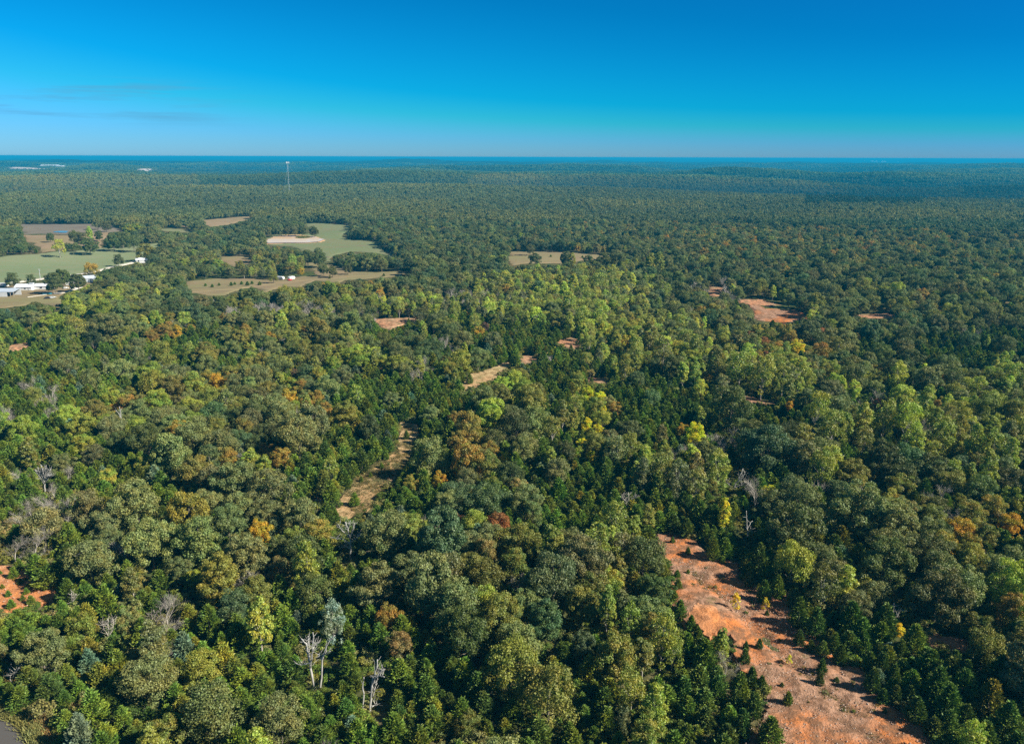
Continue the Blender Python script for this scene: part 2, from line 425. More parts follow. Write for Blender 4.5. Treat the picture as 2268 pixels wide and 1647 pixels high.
# ------------------------------------------------------------------ ground sheets: clearings, fields, tracks
def pip(u, v, poly):
    u = np.asarray(u, float); v = np.asarray(v, float)
    ins = np.zeros(u.shape, bool)
    n = len(poly)
    for i in range(n):
        x0, y0 = poly[i]; x1, y1 = poly[(i + 1) % n]
        if y0 == y1: continue
        c = ((y0 > v) != (y1 > v)) & (u < (x1 - x0) * (v - y0) / (y1 - y0) + x0)
        ins ^= c
    return ins
KEEP_OUT = []          # picture outlines that no scattered tree may cover
def widen(poly, k):
    a = np.array(poly, float); c = a.mean(0); d = a - c
    return [tuple(p) for p in c + d + d / (np.linalg.norm(d, axis=1)[:, None] + 1e-6) * k]
def sheet(name, poly, m, lift=0.25, step=None, relief=0.0, keep=True, grow=1.0, wob=1.0, water=False, extra=None):
    P = np.array([ground(u, v)[:2] for u, v in poly])
    if keep: KEEP_OUT.append(poly)
    c = P.mean(0)
    d = np.hypot(*c)
    if step is None: step = max(0.9, d / 160)
    # densify the outline and let it wander
    out = []
    for i in range(len(P)):
        a, b = P[i], P[(i + 1) % len(P)]
        n = max(1, int(np.hypot(*(b - a)) / (step * 1.4)))
        for k in range(n): out.append(a + (b - a) * k / n)
    out = np.array(out)
    nrm = out - c; nrm /= np.linalg.norm(nrm, axis=1)[:, None] + 1e-9
    w = wob * step * 1.3
    out = out + nrm * (grow + w * vnoise(out[:, 0], out[:, 1], step * 5, 41))[:, None]
    lo, hi = out.min(0), out.max(0)
    gx, gy = np.meshgrid(np.arange(lo[0], hi[0], step), np.arange(lo[1], hi[1], step))
    gx = gx + RNG.uniform(-.3, .3, gx.shape) * step; gy = gy + RNG.uniform(-.3, .3, gy.shape) * step
    ins = pip(gx.ravel(), gy.ravel(), [tuple(p) for p in out])
    pts = np.stack([gx.ravel()[ins], gy.ravel()[ins]], 1)
    nb = len(out)
    allp = [Vector(p) for p in out] + [Vector(p) for p in pts]
    vs, es, fs, ov, oe, of = delaunay_2d_cdt(allp, [], [list(range(nb))], 1, 0.001)
    vs = np.array([tuple(p) for p in vs])
    isb = np.array([any(k < nb for k in o) if o else True for o in ov])
    if water:
        z = np.full(len(vs), float(H(c[0], c[1])) + lift)
    else:
        z = H(vs[:, 0], vs[:, 1]) + lift
        if relief:
            z = z + relief * (0.8 * (1 + vnoise(vs[:, 0], vs[:, 1], 9, 51)) + 0.5 * (1 + vnoise(vs[:, 0], vs[:, 1], 3.2, 52)))
        if extra is not None: z = z + extra(vs[:, 0], vs[:, 1])
        z[isb] = H(vs[isb, 0], vs[isb, 1]) - 0.2
    F = np.array([f for f in fs if len(f) == 3])
    V = np.column_stack([vs, z])
    A, B, C = V[F[:, 0]], V[F[:, 1]], V[F[:, 2]]
    flip = ((B - A)[:, 0] * (C - A)[:, 1] - (B - A)[:, 1] * (C - A)[:, 0]) < 0
    F[flip] = F[flip][:, ::-1]
    me = mesh_np(name, V, F, [m], smooth=not relief)
    o = link(name, me)
    tag(o, kind='structure')
    return o, [tuple(p) for p in out]

CLEAR = [(1512,1192),(1545,1206),(1568,1232),(1635,1247),(1645,1294),(1709,1318),(1748,1322),(1752,1378),(1805,1415),(1845,1460),(1912,1490),(1925,1528),(1962,1558),(2045,1615),(2058,1655),(2085,1760),(1640,1760),(1640,1650),(1659,1614),(1692,1577),(1689,1524),(1659,1504),(1622,1467),(1620,1424),(1522,1397),(1493,1347),(1489,1267),(1466,1234),(1456,1190),(1480,1180)]
mg = ground(1570, 1385)
def mound(x, y):
    # the bare eroded bank with its gully
    dx, dy = x - mg[0], y - mg[1]
    r = np.hypot(dx / 11, dy / 14)
    ridge = 2.0 * np.exp(-r ** 2 * 2)
    gul = np.exp(-((dx - 9 + 0.35 * dy) / 1.8) ** 2) * np.exp(-(dy / 18) ** 2)
    return ridge - 0.9 * gul + 0.25 * vnoise(x, y, 1.7, 61)
_, clear_w = sheet('clay_clearing', CLEAR, M_SOIL, 0.45, 0.9, 0.22, extra=mound)
MOUND = [(1514,1375),(1540,1352),(1575,1358),(1600,1385),(1612,1400),(1590,1408),(1575,1432),(1556,1425),(1530,1400)]
_, _ = sheet('eroded_clay_bank', MOUND, M_SOIL2, 0.50, 0.7, 0.22, extra=lambda x, y: mound(x, y) + 0.02, keep=False, grow=0)
_, c9_w = sheet('clay_clearing', [(-160,1262),(0,1257),(27,1254),(57,1264),(77,1284),(100,1295),(132,1320),(117,1334),(87,1341),(50,1351),(0,1353),(-160,1358)], M_SOIL2, 0.3, 0.9, 0.25)
C6 = [(882,937),(930,940),(928,960),(916,982),(908,1014),(888,1046),(862,1078),(836,1108),(806,1142),(752,1154),(746,1108),(782,1074),(810,1042),(846,1018),(878,1000),(880,970)]
_, c6_w = sheet('grassy_track', C6, M_STRAW, 0.3, 1.3, 0.1)
sheet('grassy_track', [(1024,841),(1083,816),(1138,797),(1130,820),(1093,843),(1048,868),(1030,862)], M_STRAW, 0.3, None, 0.1)
small = [
 [(839,709),(900,707),(942,705),(905,714),(880,720),(866,729),(845,722)],
 [(1236,760),(1264,752),(1288,752),(1291,767),(1268,773)],
 [(1156,791),(1172,788),(1191,802),(1163,807)],
 [(1303,839),(1343,838),(1337,854),(1309,850)],
 [(1585,872),(1630,873),(1690,885),(1725,896),(1700,899),(1640,887),(1600,880)],
 [(1594,915),(1612,914),(1611,927),(1598,926)],
 [(1932,1008),(1968,1024),(1962,1036),(1940,1038)],
 [(1656,668),(1700,684),(1762,688),(1785,698),(1776,708),(1740,709),(1682,706),(1668,690)],
 [(1572,636),(1596,640),(1588,655),(1574,654)],
 [(2055,1410),(2105,1412),(2145,1425),(2130,1440),(2080,1432)],
 [(22,769),(67,759),(62,766),(30,775)],
 [(1630,662),(1690,666),(1740,676),(1700,678),(1650,672)],
 [(1890,697),(1960,695),(2000,706),(1930,705)],
 [(690,1100),(712,1098),(716,1112),(695,1116)]]
for i, p in enumerate(small):
    p = widen(p, 5)
    sheet('dry_clearing', p, M_SOIL if i in (7, 4) else M_SOIL3, 0.3, None, 0.12)
# fields
sheet('hayfield', [(-160,600),(-60,585),(0,571),(32,565),(100,559),(175,554),(232,549),(325,540),(375,536),(362,542),(334,553),(317,573),(290,583),(250,591),(215,600),(150,610),(75,621),(0,628),(-160,648)], M_HAY, 0.35)
sheet('pasture', [(38,497),(120,497),(212,496),(258,503),(280,512),(215,517),(160,519),(50,519)], M_PAST2, 0.35)
sheet('pasture', [(47,521),(160,521),(232,515),(243,510),(236,535),(231,548),(200,552),(176,547),(100,557),(85,550),(60,538)], M_TAN, 0.35)
sheet('pasture', [(438,491),(470,486),(520,481),(562,478),(558,486),(530,491),(500,498),(465,503),(450,497)], M_TAN, 0.35)
sheet('pasture', [(338,507),(380,505),(427,511),(418,515),(360,511)], M_POND, 0.35)
sheet('pasture', [(393,494),(410,496),(432,505),(424,505),(400,500)], M_TAN, 0.35)
PF = [(669,495),(703,494),(776,499),(773,510),(758,522),(766,529),(841,535),(843,546),(858,557),(898,569),(866,566),(828,560),(778,557),(741,566),(731,580),(716,582),(718,570),(711,557),(668,556),(641,546),(598,543),(589,538),(590,528),(596,522),(628,519),(678,517),(688,510),(678,500)]
sheet('pond_meadow', PF, M_POND, 0.35, 6)
sheet('pasture', [(671,580),(703,582),(736,587),(761,596),(778,601),(828,603),(866,601),(911,603),(891,611),(828,616),(766,620),(751,627),(703,622),(666,635),(630,634),(591,647),(553,635),(516,647),(503,657),(460,655),(412,646),(410,624),(430,620),(480,617),(567,617),(603,620),(653,612),(698,610),(693,600)], M_PAST, 0.35)
sheet('pasture', [(485,568),(557,567),(557,582),(520,590),(495,583)], M_PAST, 0.35)
sheet('farmyard', [(-160,636),(0,632),(35,634),(100,630),(160,628),(212,622),(190,634),(160,640),(147,650),(135,660),(131,680),(72,668),(60,676),(0,683),(-160,690)], M_PAST, 0.30)
sheet('pasture', [(1128,557),(1195,557),(1270,560),(1390,567),(1345,571),(1295,578),(1245,584),(1180,582),(1128,590)], M_PAST, 0.35)

# roads
def road(name, pts, width, m, lift, kerb=None):
    P = np.array([ground(u, v)[:2] for u, v in pts])
    Q = []
    for i in range(len(P) - 1):
        for k in range(12): Q.append(P[i] + (P[i + 1] - P[i]) * k / 12)
    Q.append(P[-1]); Q = np.array(Q)
    for _ in range(8): Q[1:-1] = (Q[:-2] + Q[1:-1] * 2 + Q[2:]) / 4
    T = np.gradient(Q, axis=0); T /= np.linalg.norm(T, axis=1)[:, None]
    Nn = np.stack([-T[:, 1], T[:, 0]], 1)
    rows = []
    for s in np.linspace(-1, 1, 7):
        q = Q + Nn * width / 2 * s
        z = H(q[:, 0], q[:, 1]) + (lift if abs(s) < 0.99 else -0.15)
        rows.append(np.column_stack([q, z]))
    V = np.concatenate(rows); n = len(Q)
    F = [(a * n + i, (a + 1) * n + i, (a + 1) * n + i + 1, a * n + i + 1) for a in range(6) for i in range(n - 1)]
    F = np.array(F)[:, ::-1]
    me = mesh_np(name, V, F, [m], smooth=False)
    return tag(link(name, me), kind='structure')
road('gravel_road', [(-160,648),(0,630),(40,625),(100,617),(152,610),(190,606),(217,600),(250,591),(290,583),(318,573)], 6.5, M_GRAVEL, 0.55)
road('dirt_track', [(180,636),(145,648),(110,652),(60,659)], 3.0, M_GRAVEL, 0.5)
road('dirt_track', [(425,648),(500,642),(560,636),(603,629),(650,624),(720,618),(800,611),(880,607)], 2.2, M_TAN, 0.5)
RD = [(-150,1590),(-90,1592),(-40,1606),(0,1628),(22,1655),(38,1700),(40,1780)]
road('asphalt_road', RD, 7.5, M_ASPH, 0.45)
KEEP_OUT.append([(-160,1540),(0,1560),(70,1590),(115,1620),(130,1760),(-160,1760)])

# pond of muddy water and its island, and the small blue pond
def water_mat(name, c1, c2, rough=0.3, f=0.4):
    m, N, L, out = mat(name)
    g = N.new('ShaderNodeNewGeometry')
    a = noise(N, L, g.outputs['Position'], 0.02, 3)
    c = mixc(N, L, mapr(N, L, a, 0.42, 0.58), c1, c2)
    if name == 'muddy_water':
        sp = N.new('ShaderNodeSeparateXYZ'); L.new(g.outputs['Position'], sp.inputs[0])
        c = mixc(N, L, mapr(N, L, mnode(N, L, 'ADD', sp.outputs[1], mnode(N, L, 'MULTIPLY', a, 60.0)), pc[1] + 25, pc[1] + 75), (0.70, 0.58, 0.48), (0.72, 0.42, 0.17))
    p = N.new('ShaderNodeBsdfPrincipled'); L.new(c, p.inputs['Base Color']); p.inputs['Roughness'].default_value = rough
    b = N.new('ShaderNodeBump'); b.inputs['Strength'].default_value = 0.15
    L.new(noise(N, L, g.outputs['Position'], 1.5, 3), b.inputs['Height']); L.new(b.outputs[0], p.inputs['Normal'])
    L.new(p.outputs[0], out.inputs[0]); return m
PONDP = [(591,538),(592,531),(601,529),(605,524),(630,522),(666,521),(693,524),(705,529),(720,532),(708,537),(678,539.5),(620,540),(597,540)]
bank, _ = sheet('pond_bank', PONDP, solid('orange_mud', (0.55, 0.34, 0.17), 0.9, 0.2, 0.2), 0.5, 5, keep=False, grow=5)
pc = ground(655, 531)
M_MUD = water_mat('muddy_water', (0.66, 0.40, 0.17), (0.68, 0.54, 0.44))
pond, pond_w = sheet('muddy_pond', PONDP, M_MUD, 0, 5, keep=False, grow=0, wob=0.6, water=True)
pv = np.array([tuple(v.co) for v in pond.data.vertices])
zmax = float(H(pv[:, 0], pv[:, 1]).max()) + 0.75
for v in pond.data.vertices: v.co.z = zmax
for v in bank.data.vertices: v.co.z = min(v.co.z, zmax - 0.12)
KEEP_OUT.append([(588,520),(700,517),(722,532),(708,541),(592,543)])
bp, _ = sheet('blue_pond', [(124,514),(135,512.3),(148,513),(147,516),(130,516.5)], water_mat('blue_water', (0.10, 0.25, 0.36), (0.12, 0.3, 0.42)), 0.5, 4, keep=False, grow=0, water=True)
qv = np.array([tuple(v.co) for v in bp.data.vertices]); zb = float(H(qv[:, 0], qv[:, 1]).max()) + 0.55
for v in bp.data.vertices: v.co.z = zb

# ------------------------------------------------------------------ tree shapes
def unit(v): return v / (np.linalg.norm(v, axis=-1, keepdims=True) + 1e-9)
def leaf_quads(P, Nrm, size, rng, stretch=1.0, up=None):
    n = len(P)
    t = rng.normal(size=(n, 3)) if up is None else up + rng.normal(size=(n, 3)) * 0.35
    a = unit(t - Nrm * (t * Nrm).sum(1, keepdims=True)); b = np.cross(Nrm, a)
    s = size * rng.uniform(0.6, 1.35, (n, 1))
    a = a * s * 0.5 * stretch; b = b * s * 0.5
    V = np.stack([P - a, P + b * 0.9 + Nrm * s * 0.12, P + a, P - b * 0.9 + Nrm * s * 0.12], 1).reshape(-1, 3)
    F = np.arange(4 * n).reshape(-1, 4)
    return V, F
def lobed_crown(rng, W, Ht, base, nl, npl, leaf, shape='oak', lobe=0.27):
    """leaves on many small lobes set over an envelope"""
    zc = (base + Ht) / 2; rz = (Ht - base) / 2
    d = unit(rng.normal(size=(nl * 3, 3)))
    d = d[d[:, 2] > -0.75][:nl]
    nl = len(d)
    k = rng.uniform(0.55, 0.92, (nl, 1))
    k[: nl // 6] *= 0.5
    if shape == 'poplar':
        C = d * k * np.array([W / 2, W / 2, rz]); t = (C[:, 2:3] / rz + 1) / 2
        C[:, :2] *= (1.15 - 0.6 * t)
    elif shape == 'round':
        C = d * k * np.array([W / 2, W / 2, rz])
    else:
        C = d * k * np.array([W / 2, W / 2, rz]); C[:, :2] *= rng.uniform(0.85, 1.15, (nl, 1))
        ang = rng.uniform(0, 6.28); C[:, :2] *= (1 + 0.13 * np.cos(2 * (np.arctan2(C[:, 1], C[:, 0]) - ang)))[:, None]
    C = C + np.array([0, 0, zc])
    lr = lobe * W / 2 * rng.uniform(0.65, 1.35, nl)
    P, Nn = [], []
    for c, r in zip(C, lr):
        m = int(npl * (r / (lobe * W / 2)) ** 2)
        q = unit(rng.normal(size=(m * 2, 3)))
        o = unit(np.array([c[0], c[1], (c[2] - zc) * 0.8 + 0.35 * rz]))
        q = q[(q @ o) > -0.35][:m]
        P.append(c + q * r * rng.uniform(0.55, 1.05, (len(q), 1)) * np.array([1, 1, 0.82]))
        Nn.append(unit(q * 0.8 + rng.normal(size=q.shape) * 0.42))
    P = np.concatenate(P); Nn = np.concatenate(Nn)
    V, F = leaf_quads(P, Nn, leaf, rng)
    return V, F, C, lr
def tube_np(p0, p1, r0, r1, sides=5):
    p0 = np.asarray(p0, float); p1 = np.asarray(p1, float)
    d = unit(p1 - p0); a = unit(np.cross(d, [0.3, 0.9, 0.2])); b = np.cross(d, a)
    t = np.arange(sides) * 2 * math.pi / sides
    ring = np.cos(t)[:, None] * a + np.sin(t)[:, None] * b
    V = np.concatenate([p0 + ring * r0, p1 + ring * r1])
    j = np.arange(sides); F = np.stack([j, (j + 1) % sides, (j + 1) % sides + sides, j + sides], 1)
    return V, F
def join_np(parts):
    V, F, o = [], [], 0
    for v, f in parts:
        V.append(v); F.append(f + o); o += len(v)
    return np.concatenate(V), np.concatenate(F)
def trunk_np(rng, Ht, base, C, r, nlimb=10):
    parts = []; p = np.array([0, 0, -0.6]); pts = [p]
    for i in range(4):
        p = np.array([rng.normal() * 0.12 * i, rng.normal() * 0.12 * i, Ht * 0.8 * (i + 1) / 4]); pts.append(p)
    for i in range(4): parts.append(tube_np(pts[i], pts[i + 1], r * (1 - i * 0.22), r * (1 - (i + 1) * 0.22), 6))
    if len(C):
        for c in C[rng.choice(len(C), min(nlimb, len(C)), replace=False)]:
            z0 = min(max(base * 0.75, c[2] * 0.55), Ht * 0.7)
            s = np.array([0, 0, z0]); m = (s + c) / 2 + np.array([0, 0, 0.3])
            parts.append(tube_np(s, m, r * 0.42, r * 0.26, 4)); parts.append(tube_np(m, c, r * 0.26, r * 0.07, 4))
    return join_np(parts)
def cedar_crown(rng, W, Ht, nb=165, nt=34, leaf=0.245):
    P, U = [], []
    for i in range(nb):
        t = (i + rng.uniform()) / nb
        z = 0.25 + t * (Ht - 0.5)
        rr = W / 2 * (1 - t ** 1.5) ** 0.9 * (0.75 + 0.35 * rng.uniform()) * (0.55 + 0.45 * min(1, t * 6)) + 0.12
        az = i * 2.39996 + rng.normal() * 0.2
        hd = np.array([math.cos(az), math.sin(az), 0]); lift = rng.uniform(0.45, 0.95)
        n = max(6, int(nt * (rr / (W / 2) * 0.75 + 0.3)))
        s = rng.uniform(0.25, 1.05, n) ** 0.8
        q = np.array([0, 0, z - rr * lift * 0.5]) + s[:, None] * rr * (hd + np.array([0, 0, lift]))
        q = q + rng.normal(size=q.shape) * 0.09 * W / 3.5 * (0.5 + s[:, None])
        P.append(q); U.append(np.tile(unit(hd + np.array([0, 0, lift * 1.3])), (n, 1)) + rng.normal(size=(n, 3)) * 0.35)
    P = np.concatenate(P); U = unit(np.concatenate(U))
    P[:, 2] = np.clip(P[:, 2], 0.1, Ht)
    Nn = unit(np.cross(U, rng.normal(size=U.shape)))
    a = U; b = np.cross(Nn, a)
    s = leaf * rng.uniform(0.6, 1.3, (len(P), 1))
    V = np.stack([P - a * s * 0.7, P + b * s * 0.36, P + a * s * 1.1, P - b * s * 0.36], 1).reshape(-1, 3)
    return V, np.arange(4 * len(P)).reshape(-1, 4)
def bare_np(rng, Ht, spread, depth=4, r0=0.2, nchild=5, up=0.6):
    parts = []
    def grow(p, d, ln, r, lv):
        q = p
        segs = 2
        for s in range(segs):
            d2 = unit(d + rng.normal(size=3) * 0.14)
            e = q + d2 * ln / segs
            parts.append(tube_np(q, e, r * (1 - s * 0.25), r * (1 - (s + 1) * 0.25), 5 if lv == 0 else 3))
            if lv < depth:
                for _ in range(nchild if s or lv else 2):
                    az = rng.uniform(0, 6.283)
                    side = unit(np.cross(d2, [math.cos(az), math.sin(az), 0.3]))
                    nd = unit(d2 * up + side * spread + np.array([0, 0, 0.25]))
                    grow(q + (e - q) * rng.uniform(0.4, 1), nd, ln * rng.uniform(0.45, 0.7), r * 0.45, lv + 1)
            q = e; d = d2
    grow(np.array([0, 0, -0.4]), np.array([0, 0, 1.0]), Ht * 0.62, r0, 0)
    return join_np(parts)

PROTO = {}      # kind -> list of dict(crown mesh, trunk mesh, width, height)
LOD = bpy.data.collections.new('tree_shapes')    # holds joined shapes for the stuff objects; not linked to the scene
def add_proto(kind, idx, crown, trunk, W, Ht, mleaf, mbark, zone=None):
    cm = mesh_np('%s_crown' % kind, crown[0], crown[1], [mleaf]) if crown is not None else None
    tm = mesh_np('%s_trunk' % kind, trunk[0], trunk[1], [mbark], smooth=True)
    PROTO.setdefault(kind, []).append(dict(c=cm, t=tm, W=W, H=Ht))
    parts = [trunk] + ([crown] if crown is not None else [])
    V, F = join_np(parts)
    mi = np.concatenate([np.zeros(len(trunk[1]))] + ([np.ones(len(crown[1]))] if crown is not None else []))
    me = mesh_np('%s_whole' % kind, V, F, [mbark, mleaf], mi)
    return me
GCOL = {}
def gcol(key): 
    if key not in GCOL: GCOL[key] = bpy.data.collections.new('shapes_' + key)
    return GCOL[key]
def gadd(key, me):
    c = gcol(key); o = bpy.data.objects.new('%s_%02d' % (key, len(c.objects)), me); c.objects.link(o)

for i in range(7):
    r = np.random.default_rng(100 + i)
    W, Ht = 12.0, [14, 15, 13, 16, 14, 12.5, 15][i]
    V, F, C, lr = lobed_crown(r, W, Ht, Ht * 0.06, (78, 60, 92, 70, 84, 52, 100)[i], 175, 0.365, ('oak', 'oak', 'round')[i % 3], (0.225, 0.26, 0.20, 0.24, .22, .28, .19)[i])
    gadd('oak', add_proto('oak', i, (V, F), trunk_np(r, Ht, Ht * 0.25, C, 0.30), W, Ht, M_OAK, M_BARK))
for i in range(6):
    r = np.random.default_rng(200 + i)
    W, Ht = 3.8, [7.0, 6.2, 7.8, 5.8, 6.8, 7.4][i]
    cr = cedar_crown(r, W, Ht)
    gadd('cedar', add_proto('cedar', i, cr, trunk_np(r, Ht, 0.4, [], 0.10), W, Ht, M_CED, M_BARK))
for i in range(4):
    r = np.random.default_rng(300 + i)
    W, Ht = 7.0, [16, 13.5, 17, 12.5][i]
    V, F, C, lr = lobed_crown(r, W * (1, 1.15, .9, 1.25)[i], Ht, Ht * 0.06, (84, 60, 96, 50)[i], 66, 0.36, ('poplar', 'oak', 'poplar', 'round')[i], (0.23, .26, .21, .27)[i])
    gadd('poplar', add_proto('poplar', i, (V, F), trunk_np(r, Ht, Ht * 0.2, C, 0.22, 14), W, Ht, M_POP, M_BUFF))
for i in range(4):
    r = np.random.default_rng(400 + i)
    W, Ht = 9.0, [13, 14, 12, 13.5][i]
    V, F, C, lr = lobed_crown(r, W, Ht, Ht * 0.05, 66, 128, 0.34, ('round', 'oak')[i % 2], 0.24)
    gadd('maple', add_proto('maple', i, (V, F), trunk_np(r, Ht, Ht * 0.2, C, 0.24), W, Ht, M_MAP, M_BARK))
for i in range(3):
    r = np.random.default_rng(500 + i)
    V, F = bare_np(r, 10, 0.55, 4, 0.16, 3)
    gadd('bare', add_proto('bare', i, None, (V, F), 6, 11, M_TWIG, M_BUFF))
for i in range(4):      # saplings and shrubs
    r = np.random.default_rng(600 + i)
    W, Ht = 4.0, 3.6
    V, F, C, lr = lobed_crown(r, W, Ht, 0.3, 22, 42, 0.30, 'round', 0.30)
    gadd('shrub', add_proto('shrub', i, (V, F), bare_np(r, 3.2, 0.6, 2, 0.05, 3), W, Ht, M_SHR, M_BUFF))
for i in range(3):
    r = np.random.default_rng(650 + i)
    V, F, C, lr = lobed_crown(r, 3.2, 6.0, 0.8, 34, 16, 0.30, 'poplar', 0.22)
    add_proto('sapling', i, (V, F), trunk_np(r, 6.0, 0.8, C, 0.06, 16), 3.2, 6.0, M_POP, M_BUFF)
# coarser shapes for the forest more than a kilometre away
for i in range(5):
    r = np.random.default_rng(700 + i)
    V, F, C, lr = lobed_crown(r, 12, 13.5, 2.0, 34, 26, 1.0, 'oak', 0.28)
    gadd('far', mesh_np('far_oak', V, F, [M_OAK]))
for i in range(3):
    r = np.random.default_rng(760 + i)
    parts = []
    for k in range(46):
        V, F, C, lr = lobed_crown(r, r.uniform(9, 14), r.uniform(11, 15), 1.5, 9, 9, 2.6, 'oak', 0.36)
        parts.append((V + np.array([r.uniform(-27, 27), r.uniform(-27, 27), r.uniform(-1, 1.5)]), F))
    V, F = join_np(parts)
    gadd('patch', mesh_np('far_patch', V, F, [M_OAK]))
# tufts of tall grass
def tuft_np(r, n, h, sp, w=0.10):
    p = np.column_stack([r.normal(size=(n, 2)) * sp, np.zeros(n)])
    d = unit(np.column_stack([r.normal(size=(n, 2)) * 0.35 + 0.15, np.ones(n)]))
    s = unit(np.cross(d, r.normal(size=(n, 3)))) * w
    hh = h * r.uniform(0.5, 1.2, (n, 1))
    V = np.stack([p - s, p + s, p + d * hh + s * 0.3, p + d * hh - s * 0.3], 1).reshape(-1, 3)
    return V, np.arange(4 * n).reshape(-1, 4)
for i in range(3):
    r = np.random.default_rng(800 + i)
    V, F = tuft_np(r, 60, 1.1, 0.5, 0.07); gadd('tuft', mesh_np('tuft', V, F, [M_GRS]))
for i in range(4):
    r = np.random.default_rng(820 + i)
    a = np.array([[1,0,0],[-1,0,0],[0,1,0],[0,-1,0],[0,0,.7],[0,0,-.5]]) * r.uniform(0.6, 1.2, (6, 1)) * 0.22 + r.normal(size=(6, 3)) * 0.03
    F = np.array([[0,2,4],[2,1,4],[1,3,4],[3,0,4],[2,0,5],[1,2,5],[3,1,5],[0,3,5]])
    gadd('stone', mesh_np('stone', a, F, [M_STONE]))

# ------------------------------------------------------------------ stuff by geometry nodes
def scatter_obj(name, key, P, S, rot, var, tint, label, cat):
    me = bpy.data.meshes.new(name)
    me.vertices.add(len(P)); me.vertices.foreach_set('co', np.asarray(P, np.float32).ravel())
    def at(n, ty, arr):
        a = me.attributes.new(n, ty, 'POINT')
        a.data.foreach_set({'FLOAT_VECTOR': 'vector', 'INT': 'value', 'FLOAT_COLOR': 'color'}[ty], np.ascontiguousarray(arr).ravel())
    n = len(P)
    at('scl', 'FLOAT_VECTOR', np.asarray(S, np.float32))
    at('rot', 'FLOAT_VECTOR', np.column_stack([np.zeros(n), np.zeros(n), rot]).astype(np.float32))
    at('variant', 'INT', np.asarray(var, np.int32))
    at('tint', 'FLOAT_COLOR', np.column_stack([tint, np.ones(n)]).astype(np.float32))
    me.update()
    o = link(name, me)
    g = bpy.data.node_groups.new(name + '_nodes', 'GeometryNodeTree')
    g.interface.new_socket('Geometry', in_out='INPUT', socket_type='NodeSocketGeometry')
    g.interface.new_socket('Geometry', in_out='OUTPUT', socket_type='NodeSocketGeometry')
    N, L = g.nodes, g.links
    gi = N.new('NodeGroupInput'); go = N.new('NodeGroupOutput')
    ip = N.new('GeometryNodeInstanceOnPoints'); ci = N.new('GeometryNodeCollectionInfo')
    ci.inputs['Collection'].default_value = gcol(key); ci.inputs['Separate Children'].default_value = True; ci.inputs['Reset Children'].default_value = True
    def na(n, ty):
        q = N.new('GeometryNodeInputNamedAttribute'); q.data_type = ty; q.inputs['Name'].default_value = n
        return [s for s in q.outputs if s.enabled and s.name == 'Attribute'][0]
    L.new(gi.outputs[0], ip.inputs['Points']); L.new(ci.outputs[0], ip.inputs['Instance'])
    ip.inputs['Pick Instance'].default_value = True
    L.new(na('variant', 'INT'), ip.inputs['Instance Index'])
    L.new(na('rot', 'FLOAT_VECTOR'), ip.inputs['Rotation']); L.new(na('scl', 'FLOAT_VECTOR'), ip.inputs['Scale'])
    L.new(ip.outputs[0], go.inputs[0])
    md = o.modifiers.new('scatter', 'NODES'); md.node_group = g
    return tag(o, label, cat, kind='stuff')

# ------------------------------------------------------------------ tints
T = dict(oakg=(.205,.222,.084), oakd=(.122,.148,.046), olive=(.235,.228,.05), blue=(.115,.165,.075), cedar=(.155,.225,.035),
         cedd=(.108,.160,.032), cgold=(.24,.25,.04), cblue=(.17,.24,.17), yg=(.32,.35,.055), lime=(.45,.48,.07), yel=(.78,.66,.03),
         orange=(.56,.34,.035), brown=(.40,.27,.06), red=(.33,.13,.05), silver=(.30,.37,.31), tan=(.29,.27,.11), purp=(.20,.115,.09))
CNAME = dict(oakg='grey-green', oakd='dark green', olive='olive', blue='blue-green', cedar='mid green', cedd='deep green', cgold='golden green',
             cblue='pale blue-green', yg='yellow-green', lime='lime yellow', yel='bright yellow', orange='orange', brown='orange-brown',
             red='rust red', silver='silvery', tan='tan', purp='purplish')
def jit(c, s=0.16):
    k = 1 + RNG.normal() * s
    return tuple(max(0.01, x * k * (1 + RNG.normal() * 0.06)) for x in c)

# ------------------------------------------------------------------ hand-placed trees:  kind, crown centre u, v, crown width (picture), height factor, tint, label
X = []
def tr(kind, u, v, w, hf, tint, label=None): X.append([kind, u, v, w, hf, tint, label])
# autumn colour and other trees one can single out
tr('poplar',573,1368,66,1.0,'lime','bright lime yellow broad tree among cedars, lower left, alone of its colour')
tr('poplar',1605,1132,34,1.25,'yel','narrow bright yellow columnar tree behind the top of the long clay clearing')
tr('maple',1702,1090,34,.9,'yel','golden yellow crown showing right of the narrow yellow columnar tree')
tr('maple',1541,958,40,1.0,'yel','round yellow tree with orange shade on its left, among green oaks')
tr('maple',1512,950,26,1.0,'orange','orange tree touching the left side of the round yellow tree')
tr('maple',1120,1010,28,.9,'yel','small vivid yellow crown at the right end of the orange-brown trees')
tr('maple',1388,758,26,1.1,'orange','single vivid orange tree in the yellow-green belt')
tr('maple',1035,1010,62,1.25,'brown','tall orange-brown tree, largest of the brown cluster beside the grassy track')
tr('maple',1040,945,56,1.2,'brown','orange-brown tree at the back of the brown cluster')
tr('maple',1078,1030,56,1.0,'olive','olive brown tree on the right flank of the brown cluster')
tr('maple',1008,925,30,1.0,'brown','smaller brown-topped tree at the upper left of the brown cluster')
tr('maple',1015,980,46,1.1,'brown','orange-brown tree in the middle of the brown cluster, left side')
tr('poplar',1876,1290,52,.85,'lime','lime yellow tree standing in the dark wood right of the clay clearing')
tr('poplar',1598,1425,40,1.15,'yg','yellow-topped tree on the left edge of the clay clearing beside the eroded bank')
tr('poplar',1467,1405,56,1.15,'yg','tallest yellow-green poplar left of the clay clearing, gold at its top')
tr('poplar',1490,1440,40,1.0,'yg','yellow-green poplar touching the right side of the tallest poplar')
tr('poplar',1395,1380,46,1.15,'yg','yellow-green poplar in the middle of the poplar row')
tr('poplar',1345,1340,48,1.2,'yg','golden olive poplar at the left of the poplar row')
